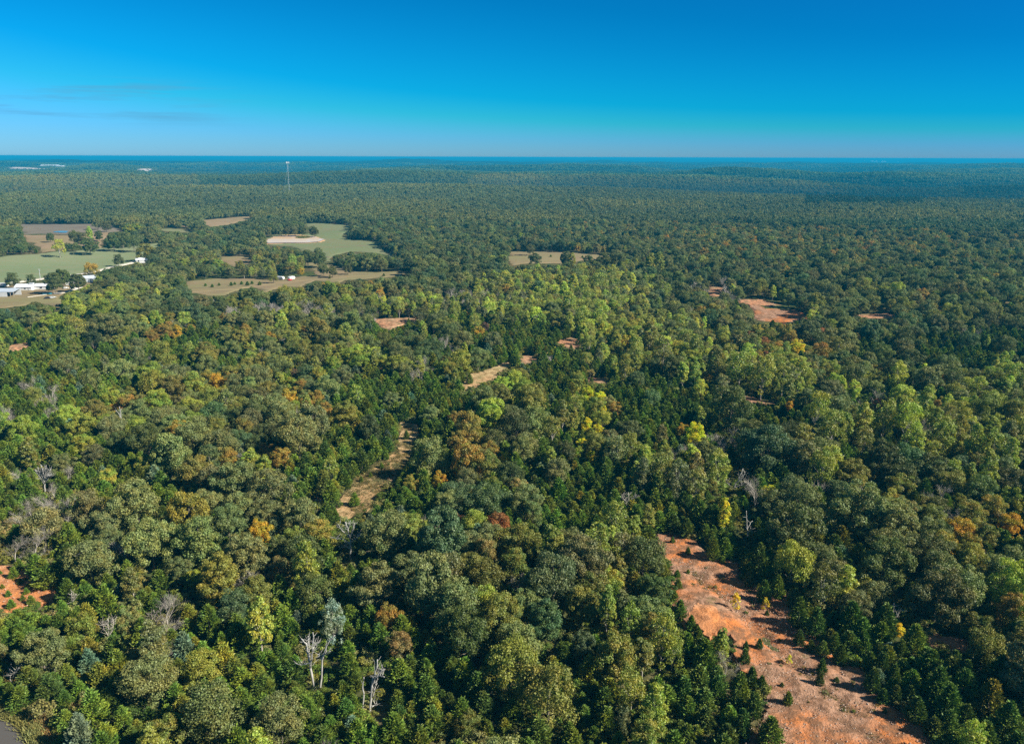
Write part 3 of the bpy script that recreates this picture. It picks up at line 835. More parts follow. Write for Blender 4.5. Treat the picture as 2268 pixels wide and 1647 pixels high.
tr('poplar',1400,1525,50,.95,'yg','yellow-green poplar at the front of the poplar row')
tr('poplar',1330,1205,52,1.1,'yg','tall yellow-green poplar at the back of the poplar row')
tr('poplar',1365,1150,54,1.0,'yg','broad light green poplar behind the poplar row')
tr('poplar',1436,1145,34,1.0,'yg','yellow-green tree at the upper left corner of the clay clearing')
tr('oak',1425,1230,88,1.0,'oakd','large dark green oak bordering the top left of the clay clearing')
tr('oak',1450,1300,66,1.0,'oakd','dark green oak overhanging the left edge of the clay clearing')
tr('poplar',1378,1590,34,1.0,'oakg','slender green tree at the bottom edge below the poplar row')
tr('maple',1105,1160,48,1.05,'red','rust red half-bare tree with a pale stem')
tr('maple',1014,1150,34,.9,'red','rust red tree at the left of the red group')
tr('maple',1077,1215,48,1.4,'tan','tall tan-olive tree in front of the rust red trees')
tr('maple',1140,1245,62,1.0,'olive','round olive tree with orange flanks right of the tan-olive tree')
tr('poplar',1225,1205,64,.9,'yg','broad yellow-green tree left of the poplar row, on the dark hollow')
tr('maple',858,1365,50,1.15,'brown','orange-brown tree standing above the dark hollow, lower middle')
tr('maple',885,1425,50,1.1,'tan','tan tree at the foot of the orange-brown tree')
tr('maple',573,1178,44,1.3,'orange','orange-topped tall tree amid dark oaks, lower left')
tr('maple',430,1280,40,.9,'yg','yellowing low crown at the foot of the grey-green oaks')
tr('oak',1130,1470,120,1.0,'olive','huge olive-yellow oak, the widest crown near the bottom edge')
tr('oak',1215,1530,120,1.0,'olive','olive oak overlapping the right of the widest bottom oak')
tr('oak',1110,1360,90,1.05,'olive','olive oak with a golden top behind the widest bottom oak')
tr('oak',950,1290,120,1.05,'oakg','broad bright green oak left of the dark hollow')
tr('oak',975,1185,110,1.1,'blue','big blue-green oak, the bluest large crown')
tr('oak',1225,1280,110,1.05,'blue','blue-green oak above the dark hollow, middle')
tr('oak',1205,1370,80,1.05,'blue','small-lobed blue-green oak in front of the larger blue-green one')
tr('oak',1290,1340,74,1.1,'olive','olive-tinted oak beside the poplar row')
tr('oak',830,1290,96,1.0,'oakg','green oak left of the broad bright green oak')
tr('oak',850,1180,96,1.0,'oakg','grey-green oak right of the big bare grey tree')
tr('oak',1290,1430,56,1.2,'blue','narrow blue-green tree between olive oak and poplars')
tr('oak',330,1490,110,.95,'oakg','broad grey-green oak near the bottom left with pale bare limbs')
tr('oak',450,1480,86,.95,'yg','yellow-green oak just behind the bottom-left oaks')
tr('oak',470,1575,130,.95,'oakg','largest grey-green oak at the bottom edge, left part')
tr('oak',620,1590,110,.95,'oakg','grey-green oak right of the largest bottom-edge oak')
tr('oak',190,1120,70,1.0,'oakg','round grey-green oak right of the white fan-shaped dead tree')
tr('oak',300,1110,100,1.0,'oakg','wide grey-green oak, second right of the white fan-shaped dead tree')
tr('oak',440,1190,100,1.0,'oakg','wide grey-green oak above the yellowing low crown')
tr('oak',660,960,90,1.0,'oakg','grey-green oak with white dead limbs left of the cedar corridor')
tr('oak',950,1010,76,1.1,'oakg','tall oak at the right edge of the grassy track')
tr('oak',600,1080,90,1.0,'oakg','wide grey-green oak near the lower left of the grassy track')
tr('oak',520,1060,90,1.0,'oakg','wide grey-green oak two left of the grassy track')
tr('oak',430,960,80,1.0,'oakg','grey oak with a pale open crown, left middle')
tr('oak',240,720,60,1.0,'oakg','pale grey-green oak below the farmyard woods')
tr('cedar',407,1432,46,.9,'cblue','pale blue-green round cedar, lower left')
tr('cedar',196,1465,40,.9,'cblue','pale blue-green cedar above the roadside brush')
tr('poplar',736,1372,46,1.1,'silver','silvery leaved tree behind the white twin snags')
tr('cedar',175,1625,56,1.0,'cblue','blue-tinged cedar at the bottom edge right of the road')
tr('cedar',1025,1502,46,1.0,'cedar','bright green pyramidal cedar standing in the dark hollow')
tr('cedar',152,1190,44,1.1,'cedar','dark pointed cedar above the left clay clearing')
tr('maple',2130,1172,52,1.0,'orange','orange tree at the right, largest of its colour there')
tr('maple',2240,1160,44,1.1,'orange','orange tree cut near the right edge')
tr('maple',2200,1120,50,1.0,'brown','brown-orange tree above the right orange trees')
tr('maple',2050,1180,30,.8,'red','small rust red crown left of the right orange trees')
tr('poplar',2160,1630,50,1.0,'lime','yellow tree at the bottom edge, right corner')
tr('maple',1990,1392,28,.8,'yel','small golden tree in the shaded wood right of the clay clearing')
tr('oak',1900,1120,110,1.0,'oakg','broad bright green oak right of the grey dead limbs')
tr('oak',1760,1160,110,1.0,'oakd','broad dark oak right of the bent grey snag')
tr('oak',1960,1240,100,1.0,'oakd','dark green oak behind the lime yellow tree')
tr('oak',2080,1310,110,1.0,'oakd','largest dark oak in the shaded wood at right')
tr('oak',1700,985,96,1.0,'blue','fresh green dome-shaped oak below the yellow-green belt, right')
tr('oak',1620,900,90,1.0,'oakd','dark green oak behind the clay strip at right')
tr('maple',1740,740,34,1.2,'brown','orange-brown tree in front of the far red clearing')
tr('maple',1766,770,32,1.1,'yel','yellow-green and gold tree under the far red clearing')
tr('maple',1820,780,38,1.1,'brown','brown tree right of the far red clearing group')
tr('poplar',1810,905,42,1.2,'yg','pale tall tree with shining leaves, right middle')
tr('poplar',1845,945,44,1.1,'yg','pale tall tree just right of the shining one')
for u, v, w in ((1912,930,40),(1960,925,44),(2010,930,46),(2050,900,48),(2085,965,46),(2125,960,44),(2160,985,48),(2200,995,46),(2030,985,40),(2240,1010,42),(2190,1040,44)):
    tr('poplar', u, v, w, 1.1, random.choice(['yg','lime','yg']))
for u, v, w in ((2200,840,54),(2225,860,40),(1535,790,44),(1500,770,40),(1590,805,44),(1640,810,46),(1690,820,46),(1735,835,40),(1560,770,30),(1250,640,30),(1300,655,30),(1330,690,34),(1360,680,30),(1290,700,34),(1260,670,30),(1400,730,36),(1440,745,36),(1470,775,36),(1340,730,34),(1230,700,30),(1270,620,26),(1330,620,28),(1360,610,28),(1310,600,26),(1400,620,26),(1290,735,30),(1365,770,34),(1410,800,36),(1600,755,34),(1660,780,34)):
    tr(random.choice(['poplar','poplar','maple']), u, v, w * random.uniform(.8, 1.2), random.uniform(.8, 1.05), random.choice(['yg','yg','lime','olive']))
for u, v, w in ((775,790,44),(800,795,44),(735,805,36),(850,800,30),(705,830,36),(645,850,30),(715,850,26),(640,590,30),(610,575,32),(590,565,24),(455,580,26),(480,583,28),(500,590,24),(530,585,24),(408,582,24),(660,590,24)):
    tr('maple', u, v, w * (1 if v > 700 else .8), .85, random.choice(['lime','yg','yg'] if v > 700 else ['yg','yg','olive']))
for u, v, w, c in ((370,730,34,'brown'),(392,735,26,'orange'),(345,705,32,'yg'),(460,835,32,'brown'),(480,845,34,'orange'),(640,880,38,'orange'),(700,880,32,'brown'),(720,905,30,'brown'),(190,910,24,'brown'),(255,905,24,'orange'),(430,850,50,'yg'),(350,890,48,'yg'),(245,880,44,'yg'),(540,950,44,'olive'),(500,1010,44,'brown'),(620,1010,40,'brown'),(910,1070,34,'brown'),(975,1060,34,'orange'),(1090,1075,40,'olive'),(632,775,18,'purp'),(632,705,16,'purp'),(652,825,20,'purp'),(350,745,16,'purp'),(1075,725,20,'purp'),(1330,880,26,'yel'),(1300,940,26,'yel'),(1325,950,22,'yel'),(1290,980,20,'yel'),(1270,960,24,'yg'),(1940,1110,30,'orange'),(1280,1000,22,'yg'),(1310,1010,22,'yel'),(1560,560,20,'brown'),(1750,900,22,'orange'),(1330,905,24,'yel'),(1840,900,18,'orange'),(1945,895,26,'red'),(1300,870,26,'yel'),(1680,790,28,'brown'),(1655,765,26,'brown'),(1575,1075,30,'olive'),(1120,640,22,'brown'),(2150,1010,30,'orange'),(1785,860,28,'yg'),(175,1390,60,'olive'),(285,1370,50,'tan'),(1035,1600,50,'olive'),(1275,1240,34,'yg'),(1180,1135,44,'oakg')):
    tr('maple', u, v, w, 1.0, c)
# trees standing in and round the fields
for u, v, w, c in ((28,618,27,'oakd'),(67,618,20,'oakd'),(119,622,40,'oakd'),(138,612,34,'oakd'),(200,597,30,'brown'),(172,622,34,'oakd'),(261,574,21,'oakd'),(215,492,21,'oakg'),(234,500,17,'oakd'),(110,524,16,'oakd'),(219,520,18,'oakd'),(150,545,16,'oakd'),(165,524,26,'oakd'),(182,528,26,'oakd'),(197,540,34,'oakd'),(166,545,16,'oakg'),(295,536,32,'oakd'),(270,525,34,'oakd'),(250,533,30,'oakd'),(322,555,34,'olive'),(716,594,22,'oakd'),(736,599,20,'oakd'),(770,594,18,'oakd'),(695,510,20,'oakd'),(681,568,28,'oakd'),(706,570,28,'oakd'),(605,611,20,'olive'),(1174,550,20,'oakd'),(1253,570,26,'oakd'),(1185,572,24,'oakd'),(1340,576,36,'oakd'),(1368,577,36,'oakd'),(1305,575,22,'oakd'),(576,512,18,'oakd'),(590,510,18,'oakg'),(606,509,18,'oakd'),(622,510,18,'oakg'),(638,510,18,'oakd'),(653,510,18,'oakg'),(668,508,20,'oakd'),(583,528,14,'oakd'),(632,577,20,'oakg'),(705,556,16,'oakg')):
    tr('oak', u, v, w, .95 if w > 30 else 1.05, c)
tr('poplar',197,512,17,1.0,'lime','pale yellow-green pointed tree between the two left pastures')
tr('poplar',129,541,20,1.0,'lime','pale yellow-green cone-shaped tree at the edge of the tan pasture')
tr('poplar',1267,578,22,.9,'yg','yellow-green tree beside the dark oak in the far brown pasture')
tr('poplar',1440,574,26,.9,'yg'); tr('poplar',1460,574,26,.9,'yg'); tr('maple',666,600,15,.9,'orange','orange tree behind the two parked campers'); tr('maple',285,508,22,.9,'yg'); tr('maple',300,505,20,.9,'yg')
for u, v, w in ((470,632,7),(485,629,6),(512,628,8),(520,627,6),(535,626,7),(548,627,9),(558,625,7),(575,627,8),(455,630,6),(730,614,5),(850,608,6),(1220,566,5),(1290,568,5)):
    tr('cedar', u, v, w, .6, 'cedar')
# cedars in and round the clearings
for u, v, w, h in ((1581,1213,28,1.2),(1576,1192,22,1.1),(1600,1240,15,.8),(1490,1196,11,.9),(1524,1220,13,.9),(1478,1251,11,.9),(1500,1271,15,.8),(1524,1266,10,.8),(1502,1293,19,.8),(1493,1320,20,.9),(1506,1352,30,1.0),(1531,1379,22,1.0),(1545,1410,28,1.0),(1525,1425,30,1.0),(1659,1278,23,1.1),(1646,1243,13,1.0),(1723,1298,30,1.0),(1693,1309,30,1.0),(1682,1232,36,1.0),(1770,1355,40,1.0),(1808,1377,40,1.0),(1757,1324,26,1.0),(1771,1411,25,.85),(1682,1426,16,1.05),(1650,1453,24,.9),(1652,1432,15,1.1),(1796,1431,20,.9),(1699,1357,10,.9),(1823,1436,27,.8),(1849,1422,28,1.0),(1862,1449,30,.9),(1821,1476,22,1.0),(1817,1502,19,1.05),(1853,1505,15,.6),(1732,1516,11,.75),(1746,1546,21,.95),(1791,1556,9,.7),(1934,1506,34,1.0),(1957,1541,27,.8),(1954,1471,34,1.0),(1982,1492,27,1.0),(1985,1538,30,.9),(1960,1575,12,.8),(1708,1617,52,.75),(1688,1640,20,.8),(1687,1512,24,.9),(1917,1434,28,1.0),(1665,1500,30,1.0),(1640,1520,40,1.0),(1670,1560,36,1.0),(1645,1600,40,1.0),(2030,1570,44,.8)):
    tr('cedar', u, v, w, h, 'cedd' if u > 1640 and random.random() < .6 else 'cedar')
for u, v, w in ((29,1268,21),(44,1286,12),(58,1282,8),(61,1298,12),(58,1309,13),(50,1323,12),(68,1328,18),(18,1314,13),(5,1299,11),(24,1337,18),(1,1268,9),(41,1250,22),(98,1270,50),(80,1252,40)):
    tr('cedar', u, v, w, .75, 'cedar')
for u, v, w in ((852,716,0),(905,710,8),(870,1096,22),(800,1060,10),(820,1050,9),(785,1105,22),(845,1030,10),(1040,838,16),(1265,768,8),(1310,842,10),(1700,1690,20),(855,1008,14),(900,962,14),(440,1010,26)):
    if w: tr('cedar', u, v, w, .8, 'cedar')
for u, v, w, lab in ((1631,1328,26,'wider yellow sapling in the middle of the clay clearing'),(1697,1335,20,'thin pale yellow sapling above a small cedar in the clay clearing'),(1669,1291,9,'tiny yellow sapling touching a dark cedar at the clearing edge'),(1681,1298,12,'small yellow sapling at the right edge of the clay clearing'),(1702,1256,10,'slim upright yellow sapling before the cedars right of the clearing'),(1741,1260,12,'yellow sapling second right of the upper clay clearing edge'),(1748,1458,15,'bright yellow sapling between cedars low in the clay clearing'),(1827,1457,8,'small yellow shoot on top of a dark cedar in the clearing'),(1898,1456,10,'small yellow shoot in the cedars right of the clay clearing')):
    tr('sapling', u, v, w, 1.0, 'yel', lab)

trees = []   # dict(kind,x,y,z,w,h,tint,cname,label,exp)
def solve(kind, u, v, w, hf):
    p = PROTO[kind][0]; asp = p['H'] / p['W'] * hf
    w *= 1.1
    zc = 6.0
    fc = 0.52 if kind == 'cedar' else 0.6
    for _ in range(6):
        g = ground(u, v, zc)
        _, _, dep = proj(g); dep = dep[0]
        W = w / DW / FPX * dep
        Ht = W * asp
        zc = 0.5 * zc + 0.5 * fc * Ht
    return g[0], g[1], W, Ht
for kind, u, v, w, hf, tint, lab in X:
    x, y, W, Ht = solve(kind, u, v, w, hf)
    lim = {'oak': 19, 'maple': 18, 'poplar': 21, 'cedar': 10.5, 'sapling': 8}[kind]
    Ht = min(Ht, lim)
    trees.append(dict(kind=kind, x=x, y=y, w=W, h=Ht, tint=jit(T[tint], .06), cname=tint, label=lab, exp=True))

# ------------------------------------------------------------------ what grows where (picture zones)
ZN = []
def zn(kind, w, *els):
    for e in els: ZN.append((kind, w, *e))
zn('cedar', 3.2, (110,790,150,55),(430,775,70,40),(230,1060,120,40),(110,1010,110,55),(60,860,60,30),(760,1010,70,90),(700,1070,80,50),(900,900,90,45),(960,870,60,30),(1180,750,90,28),(1100,780,50,30),(1250,850,60,40),
   (1215,1120,60,55),(1330,1060,80,80),(1240,1010,40,50),(1300,820,50,25),(60,1420,140,80),(190,1500,100,50),(120,1230,60,45),(260,1560,110,80),(560,1460,120,60),(560,1400,60,40),(720,1590,150,60),(640,1500,60,50),(900,1570,110,70),(960,1470,50,40),(1300,1610,110,60),(1200,1640,120,30),
   (1560,1540,80,90),(1580,1470,50,60),(1950,1450,130,70),(2100,1560,170,80),(2100,1700,200,60),(1900,1600,80,60),(1560,1185,90,22),(1760,1380,60,50),(1700,1250,40,50),(1480,880,70,35),(2080,775,150,25),(2200,760,80,40),(1990,890,80,25),(2000,990,80,30),(250,1290,120,30),(840,1500,60,40),(330,1330,60,30),(1650,870,60,15),(1700,905,80,15),(870,730,90,15),(1250,770,60,20),(1430,930,50,60),(1600,1600,60,60),(2060,1480,90,50),(400,1380,70,30),(130,880,60,25),(1480,1180,40,40),(1130,1600,60,50),(1000,700,60,12))
zn('poplar', 2.0, (1240,640,100,35),(1330,690,80,35),(1420,745,90,28),(1560,800,110,25),(1700,830,100,22),(1340,610,60,18),(790,800,60,18),(1990,940,90,35),(2110,970,90,40),(2210,850,40,25),(1360,770,60,25),(1350,1220,35,50),(1450,1420,40,50),(1380,1370,40,50),(560,583,80,12),(1080,690,90,15),(1000,670,80,10),(1500,1050,60,40),(1440,1060,40,50),(1300,950,50,40),(640,600,60,8))
zn('maple', 1.1, (1040,990,45,55),(460,840,40,15),(1100,1170,35,40),(2150,1150,80,45),(1740,760,70,30),(680,890,50,25),(370,730,35,18),(1600,520,300,30),(1950,560,250,40),(260,900,60,20),(2000,1100,60,30),(1330,930,50,40),(470,1010,120,30),(240,1400,60,25))
zn('bare', 1.6, (110,1110,55,50),(300,1390,70,35),(60,1190,50,20),(180,1240,20,25),(260,1220,25,20),(640,690,120,10),(1000,665,90,8),(1520,1000,30,15),(1640,970,30,20),(90,880,40,30),(1060,670,80,8),(1580,640,60,10),(930,820,20,10))
zn('shrub', 1.8, (110,1555,80,40),(260,1370,110,45),(330,1300,110,25),(1700,940,60,20),(1490,600,70,12),(1060,1590,60,40),(40,1150,50,40),(60,1240,40,30),(1380,820,60,20),(200,1300,80,20))
zn('shrub', 0.8, (1180,750,90,28),(1250,850,60,40),(960,870,60,30),(110,790,150,55),(230,1060,120,40))
zn('oak', 2.2, (300,1180,140,70),(520,1130,130,70),(900,1220,150,110),(1180,1330,110,110),(1850,1120,180,70),(2050,1300,180,90),(620,960,110,60),(350,960,120,60),(250,700,130,40),(1150,1000,100,70),(1950,700,300,60),(1800,1230,60,60),(420,880,100,40),(560,900,60,40),(1000,1080,80,40),(1750,1010,120,50),(2180,920,80,50),(1500,700,40,30))
def kind_weights(u, v):
    base = dict(oak=1.0, cedar=0.30, poplar=0.10, maple=0.10, bare=0.035, shrub=0.08)
    if v < 640: base = dict(oak=1.0, cedar=0.02, poplar=0.03, maple=0.05, bare=0.01, shrub=0.0)
    for k, w, cx, cy_, rx, ry in ZN:
        q = ((u - cx) / rx) ** 2 + ((v - cy_) / ry) ** 2
        if q < 5: base[k] += 2.4 * w * math.exp(-q * 0.9)
    base['oak'] *= 1.0 / (1 + 0.35 * base['cedar'] + 0.1 * base['poplar'] + 0.3 * base['bare'])
    return base
BLOCK = []
def blocked(x, y, Ht, W):
    z = float(H(x, y))
    pts = np.array([[x + a * W, y, z + b * Ht] for a, b in ((0, 0), (0, .3), (0, .6), (0, .93), (-.38, .6), (.38, .6), (-.25, .82), (.25, .82), (-.3, .35), (.3, .35), (-.18, .1), (.18, .1))])
    u, v, _ = proj(pts)
    for poly, lo, hi in BLOCK:
        if u.max() < lo[0] or u.min() > hi[0] or v.max() < lo[1] or v.min() > hi[1]: continue
        if pip(u, v, poly).any(): return True
    return False
for p in KEEP_OUT:
    a = np.array(p); BLOCK.append((p, a.min(0), a.max(0)))
# keep homestead buildings and campers visible
for p in ([(0,622),(110,622),(112,660),(0,665)], [(145,618),(168,618),(168,641),(145,641)], [(193,611),(212,611),(212,628),(193,628)], [(611,608),(632,608),(632,622),(611,622)], [(637,608),(654,608),(654,622),(637,622)], [(306,572),(326,572),(326,583),(306,583)],
          [(665,1400),(742,1400),(735,1532),(675,1532)], [(800,1458),(855,1458),(845,1580),(800,1580)], [(745,1155),(805,1155),(790,1244),(750,1244)], [(76,1030),(114,1030),(106,1093),(90,1093)], [(1645,1130),(1668,1130),(1668,1198),(1645,1198)], [(1600,1040),(1650,1040),(1650,1092),(1610,1092)], [(176,1220),(190,1220),(188,1262),(176,1262)], [(0,1477),(45,1477),(35,1514),(5,1514)]):
    a = np.array(p); BLOCK.append((p, a.min(0), a.max(0)))

SNAGS = [ground(u, v)[:2] for u, v in ((697,1529),(709,1532),(818,1577),(804,1577),(776,1246),(100,1095),(1654,1198),(1622,1092),(1392,1145),(780,1130),(800,1095),(830,1070),(850,1050),(870,1025),(893,1000),(900,970),(573,1400),(736,1395))]
SD = np.array([to_sun.x, to_sun.y]) / math.hypot(to_sun.x, to_sun.y)
def sunward(x, y):
    for s_ in SNAGS:
        d = np.array([x, y]) - s_; a = d @ SD; b = abs(d[0] * SD[1] - d[1] * SD[0])
        if -2 < a < 24 and b < 8: return True
    return False
EX = np.array([[0.0] * 4])
_p = np.array([[t['x'], t['y'], float(H(t['x'], t['y'])) + t['h'] * 0.68] for t in trees])
_u, _v, _d = proj(_p); _w = np.array([t['w'] for t in trees]) / _d * FPX * DW
EX = np.column_stack([_u, _v, _w * 0.36, np.hypot(_p[:, 0], _p[:, 1])])[_w > 20]
def hides(x, y, Ht, W):
    z = float(H(x, y)); r = math.hypot(x, y)
    u, v, _ = proj(np.array([[x, y, z + Ht * .95], [x, y, z + Ht * .6], [x - .33 * W, y, z + Ht * .75], [x + .33 * W, y, z + Ht * .75]]))
    E = EX[(EX[:, 3] > r) & (np.abs(EX[:, 0] - u[0]) < 130)]
    if not len(E): return False
    return bool((np.hypot(E[:, 0:1] - u[None], E[:, 1:2] - v[None]) < E[:, 2:3]).any())
R_MAX = 1150.0
CELL = 8.0
grid = {}
def near(x, y, r):
    cx, cy_ = int(x // CELL), int(y // CELL)
    for i in range(cx - 1, cx + 2):
        for j in range(cy_ - 1, cy_ + 2):
            for (a, b, c) in grid.get((i, j), ()):
                d = (r + c)
                if (a - x) ** 2 + (b - y) ** 2 < d * d: return True
    return False
def put(x, y, r): grid.setdefault((int(x // CELL), int(y // CELL)), []).append((x, y, r))
for t in trees: put(t['x'], t['y'], min(t['w'] * 0.37, 5.0))
rr = random.Random(5)
OAKT = ['oakg'] * 5 + ['oakd'] * 3 + ['olive', 'olive', 'blue']
def choose(kind, u, v, x, y):
    n = float(vnoise(x, y, 45, 77))
    if kind == 'oak':
        c = rr.choice(OAKT) if n < 0.35 else rr.choice(['olive', 'oakg', 'oakg', 'yg'])
        if v < 640: c = rr.choice(['oakg', 'oakg', 'oakd', 'oakd', 'oakd', 'blue'])
    elif kind == 'cedar': c = rr.choices(['cedar', 'cedd', 'cgold', 'cblue'], [6, 2.5 if u < 1500 else 7, 1.3, 0.35])[0]
    elif kind == 'poplar' and v < 600: c = rr.choice(['olive', 'yg', 'oakg'])
    elif kind == 'poplar': c = rr.choices(['yg', 'lime', 'oakg', 'olive', 'yel'], [5, 1.8, 1.6, 1.6, 0.0])[0]
    elif kind == 'maple' and x * x + y * y < 90000: c = rr.choice(['olive', 'olive', 'tan', 'yg', 'brown'])
    elif kind == 'maple' and v < 620: c = rr.choice(['olive', 'tan', 'tan', 'brown', 'oakd'])
    elif kind == 'maple': c = rr.choices(['brown', 'olive', 'orange', 'red', 'tan', 'yel'], [3, 5, .7 if v > 700 else 0, .25 if v > 700 else 0, 3, .25])[0]
    elif kind == 'shrub': c = rr.choices(['tan', 'olive', 'oakg', 'yg', 'cedar'], [3, 2.5, 2, 1, 1.5])[0]
    else: c = 'tan'
    return c
NC = 230000
rad = np.sqrt(RNG.uniform(55 ** 2, R_MAX ** 2, NC)); ang = np.radians(RNG.uniform(-43, 43, NC))
# favour the near ground, where small trees pack tightly
sel = RNG.uniform(size=NC) < 0.55
rad[sel] = np.sqrt(RNG.uniform(55 ** 2, 520 ** 2, sel.sum()))
cx_, cy2 = rad * np.sin(ang), rad * np.cos(ang)
uu, vv, dd = proj(np.column_stack([cx_, cy2, H(cx_, cy2) + 6]))
for x, y, u, v in zip(cx_, cy2, uu, vv):
    if near(x, y, 0.9): continue
    kw = kind_weights(u, v)
    kinds = list(kw); k = rr.choices(kinds, [kw[q] for q in kinds])[0]
    if k in ('oak', 'maple', 'poplar') and x * x + y * y < 62500 and sunward(x, y): k = 'cedar'
    if k == 'oak': W = rr.uniform(7.5, 13); Ht = W * rr.uniform(1.0, 1.3)
    elif k == 'cedar': W = rr.uniform(2.8, 5.8); Ht = W * rr.uniform(1.15, 1.65)
    elif k == 'poplar': W = rr.uniform(5, 7.5); Ht = W * rr.uniform(1.8, 2.3)
    elif k == 'maple': W = rr.uniform(5.5, 9); Ht = W * rr.uniform(1.15, 1.5)
    elif k == 'bare': W = rr.uniform(4, 7); Ht = W * rr.uniform(1.3, 1.8)
    else: W = rr.uniform(2.5, 5); Ht = W * rr.uniform(0.7, 1.0)
    far = 1.0 + 0.0 * v
    r = W * (0.35 if k not in ('cedar', 'shrub') else 0.33)
    if near(x, y, r * far): continue
    if blocked(x, y, Ht, W) or (k != 'shrub' and hides(x, y, Ht, W)): continue
    put(x, y, r)
    c = choose(k, u, v, x, y)
    trees.append(dict(kind=k, x=x, y=y, w=W, h=Ht, tint=jit(T[c]), cname=c, label=None, exp=False))
print('trees', len(trees))

# ------------------------------------------------------------------ landmarks for labels
LAND = [("the long clay clearing's eroded bank",1565,1390),('the left clay clearing',60,1300),('the twin white snags',703,1470),('the forked white snags',828,1530),
 ('the grassy track',840,1060),('the muddy pond',655,530),('the farmyard',60,640),('the narrow yellow columnar tree',1605,1132),('the rust red half-bare tree',1105,1160),
 ('the bent grey snag',1655,1165),('the white fan-shaped dead tree',95,1060),('the asphalt road bend',15,1625),('the bright lime yellow tree',573,1368),('the vivid orange tree',1388,758),
 ('the big bare grey tree',775,1200),('the silvery leaved tree',736,1372),('the two parked campers',635,615),('the far red clearing',1725,698),('the largest right orange tree',2130,1172),
 ('the huge olive-yellow oak',1130,1470),('the tallest yellow-green poplar',1467,1405),('the lime yellow dark-wood tree',1876,1290),('the yellow corner tree at bottom right',2160,1630),
 ('the tall orange-brown tree',1035,1010),('the small far clay patch',1265,762),('the pale shining tree',1810,905),('the grey dead limbs',1635,1065),('the big lime tree group',790,795),
 ('the far brown pasture',1230,572),('the narrow clay strip at right',1650,882)]
ORD = ['nearest','second','third','fourth','fifth','sixth','seventh','eighth','ninth','tenth','eleventh','twelfth','thirteenth','fourteenth','fifteenth','sixteenth','seventeenth','eighteenth','nineteenth','twentieth',
       'twenty-first','twenty-second','twenty-third','twenty-fourth','twenty-fifth','twenty-sixth','twenty-seventh','twenty-eighth','twenty-ninth','thirtieth']
WORD = dict(oak='oak', cedar='cedar', poplar='poplar', maple='autumn tree', bare='bare tree', shrub='shrub', sapling='sapling')
ONAME = dict(oak='oak_tree', cedar='cedar_tree', poplar='poplar_tree', maple='autumn_tree', bare='bare_tree', shrub='shrub', sapling='sapling')
GROUP = dict(oak='oaks of the near forest', cedar='cedars of the near forest', poplar='yellow-green poplars', maple='trees in autumn colour', bare='leafless grey trees', shrub='shrubs among the trees', sapling='yellow saplings in the clay clearing')
P3 = np.array([[t['x'], t['y'], float(H(t['x'], t['y'])) + t['h'] * 0.6] for t in trees])
U, V_, D_ = proj(P3)
for t, u, v, d in zip(trees, U, V_, D_):
    t['u'], t['v'], t['d'] = u, v, d
    t['vis'] = (-25 < u < DW + 25) and (330 < v < DH + 30)
def tree_obj(t, kind):
    pr = PROTO[kind]; p = pr[t.get('var', rr.randrange(len(pr))) % len(pr)]
    z = float(H(t['x'], t['y']))
    s = (t['w'] / p['W'], t['w'] / p['W'], t['h'] / p['H'])
    e = empty(ONAME[kind], (t['x'], t['y'], z), rr.uniform(0, 6.28), s)
    link('trunk', p['t'], e)
    if p['c'] is not None:
        c = link('crown', p['c'], e); c['tint'] = [float(q) for q in t['tint']]
    tag(e, t['label'], WORD[kind], GROUP[kind])
    return e
CAP = dict(oak=300, cedar=300, poplar=280, maple=240, bare=120, shrub=120, sapling=50)
rest = {}
chosen = []
for k in CAP:
    L_ = [t for t in trees if t['kind'] == k]
    L_.sort(key=lambda t: (not t['vis'], not (t['exp'] and t['label']), t['d'] / t['w']))
    cut = [t for t in L_ if t['vis']][:CAP[k]]
    ids = set(id(t) for t in cut)
    chosen += cut
    rest[k] = [t for t in L_ if id(t) not in ids]
cnt = {}
for t in sorted([t for t in chosen if not t['label']], key=lambda t: t['d']):
    best = min(LAND, key=lambda l: ((l[1] - t['u']) / 1.3) ** 2 + (l[2] - t['v']) ** 2)
    du, dv = t['u'] - best[1], t['v'] - best[2]
    if abs(du) > 2.2 * abs(dv): rel = 'right of' if du > 0 else 'left of'
    elif abs(dv) > 2.2 * abs(du): rel = 'below' if dv > 0 else 'above'
    else: rel = ('below' if dv > 0 else 'above') + ' and ' + ('right of' if du > 0 else 'left of')
    key = (t['kind'], t['cname'], best[0], rel)
    t['_k'] = key; t['_r'] = math.hypot(du, dv)
    cnt.setdefault(key, []).append(t)
for key, L_ in cnt.items():
    L_.sort(key=lambda t: t['_r'])
    for i, t in enumerate(L_):
        o = ORD[min(i, len(ORD) - 1)]
        if len(L_) == 1: o = 'only'
        t['label'] = '%s %s %s %s %s' % (o, CNAME[key[1]] if key[0] != 'bare' else 'grey', WORD[key[0]], key[3], key[2])
for t in chosen: tree_obj(t, t['kind'])
print('objects', len(chosen), {k: len(v) for k, v in rest.items()})
def to_stuff(name, key, L_, label, cat):
    if not L_: return
    P, S, ro, va, ti = [], [], [], [], []
    for t in L_:
        i = rr.randrange(len(PROTO[key])); p = PROTO[key][i]
        P.append((t['x'], t['y'], float(H(t['x'], t['y'])))); S.append((t['w'] / p['W'], t['w'] / p['W'], t['h'] / p['H']))
        ro.append(rr.uniform(0, 6.28)); va.append(i); ti.append(t['tint'])
    scatter_obj(name, key, P, S, np.array(ro), va, np.array(ti), label, cat)
to_stuff('oak_forest', 'oak', rest['oak'], 'mass of green oaks filling the middle distance around the fields', 'forest')
to_stuff('cedar_thicket', 'cedar', rest['cedar'], 'thickets of small green cedars between the oaks', 'thicket')
to_stuff('poplar_grove', 'poplar', rest['poplar'], 'yellow-green poplars mixed into the farther forest', 'grove')
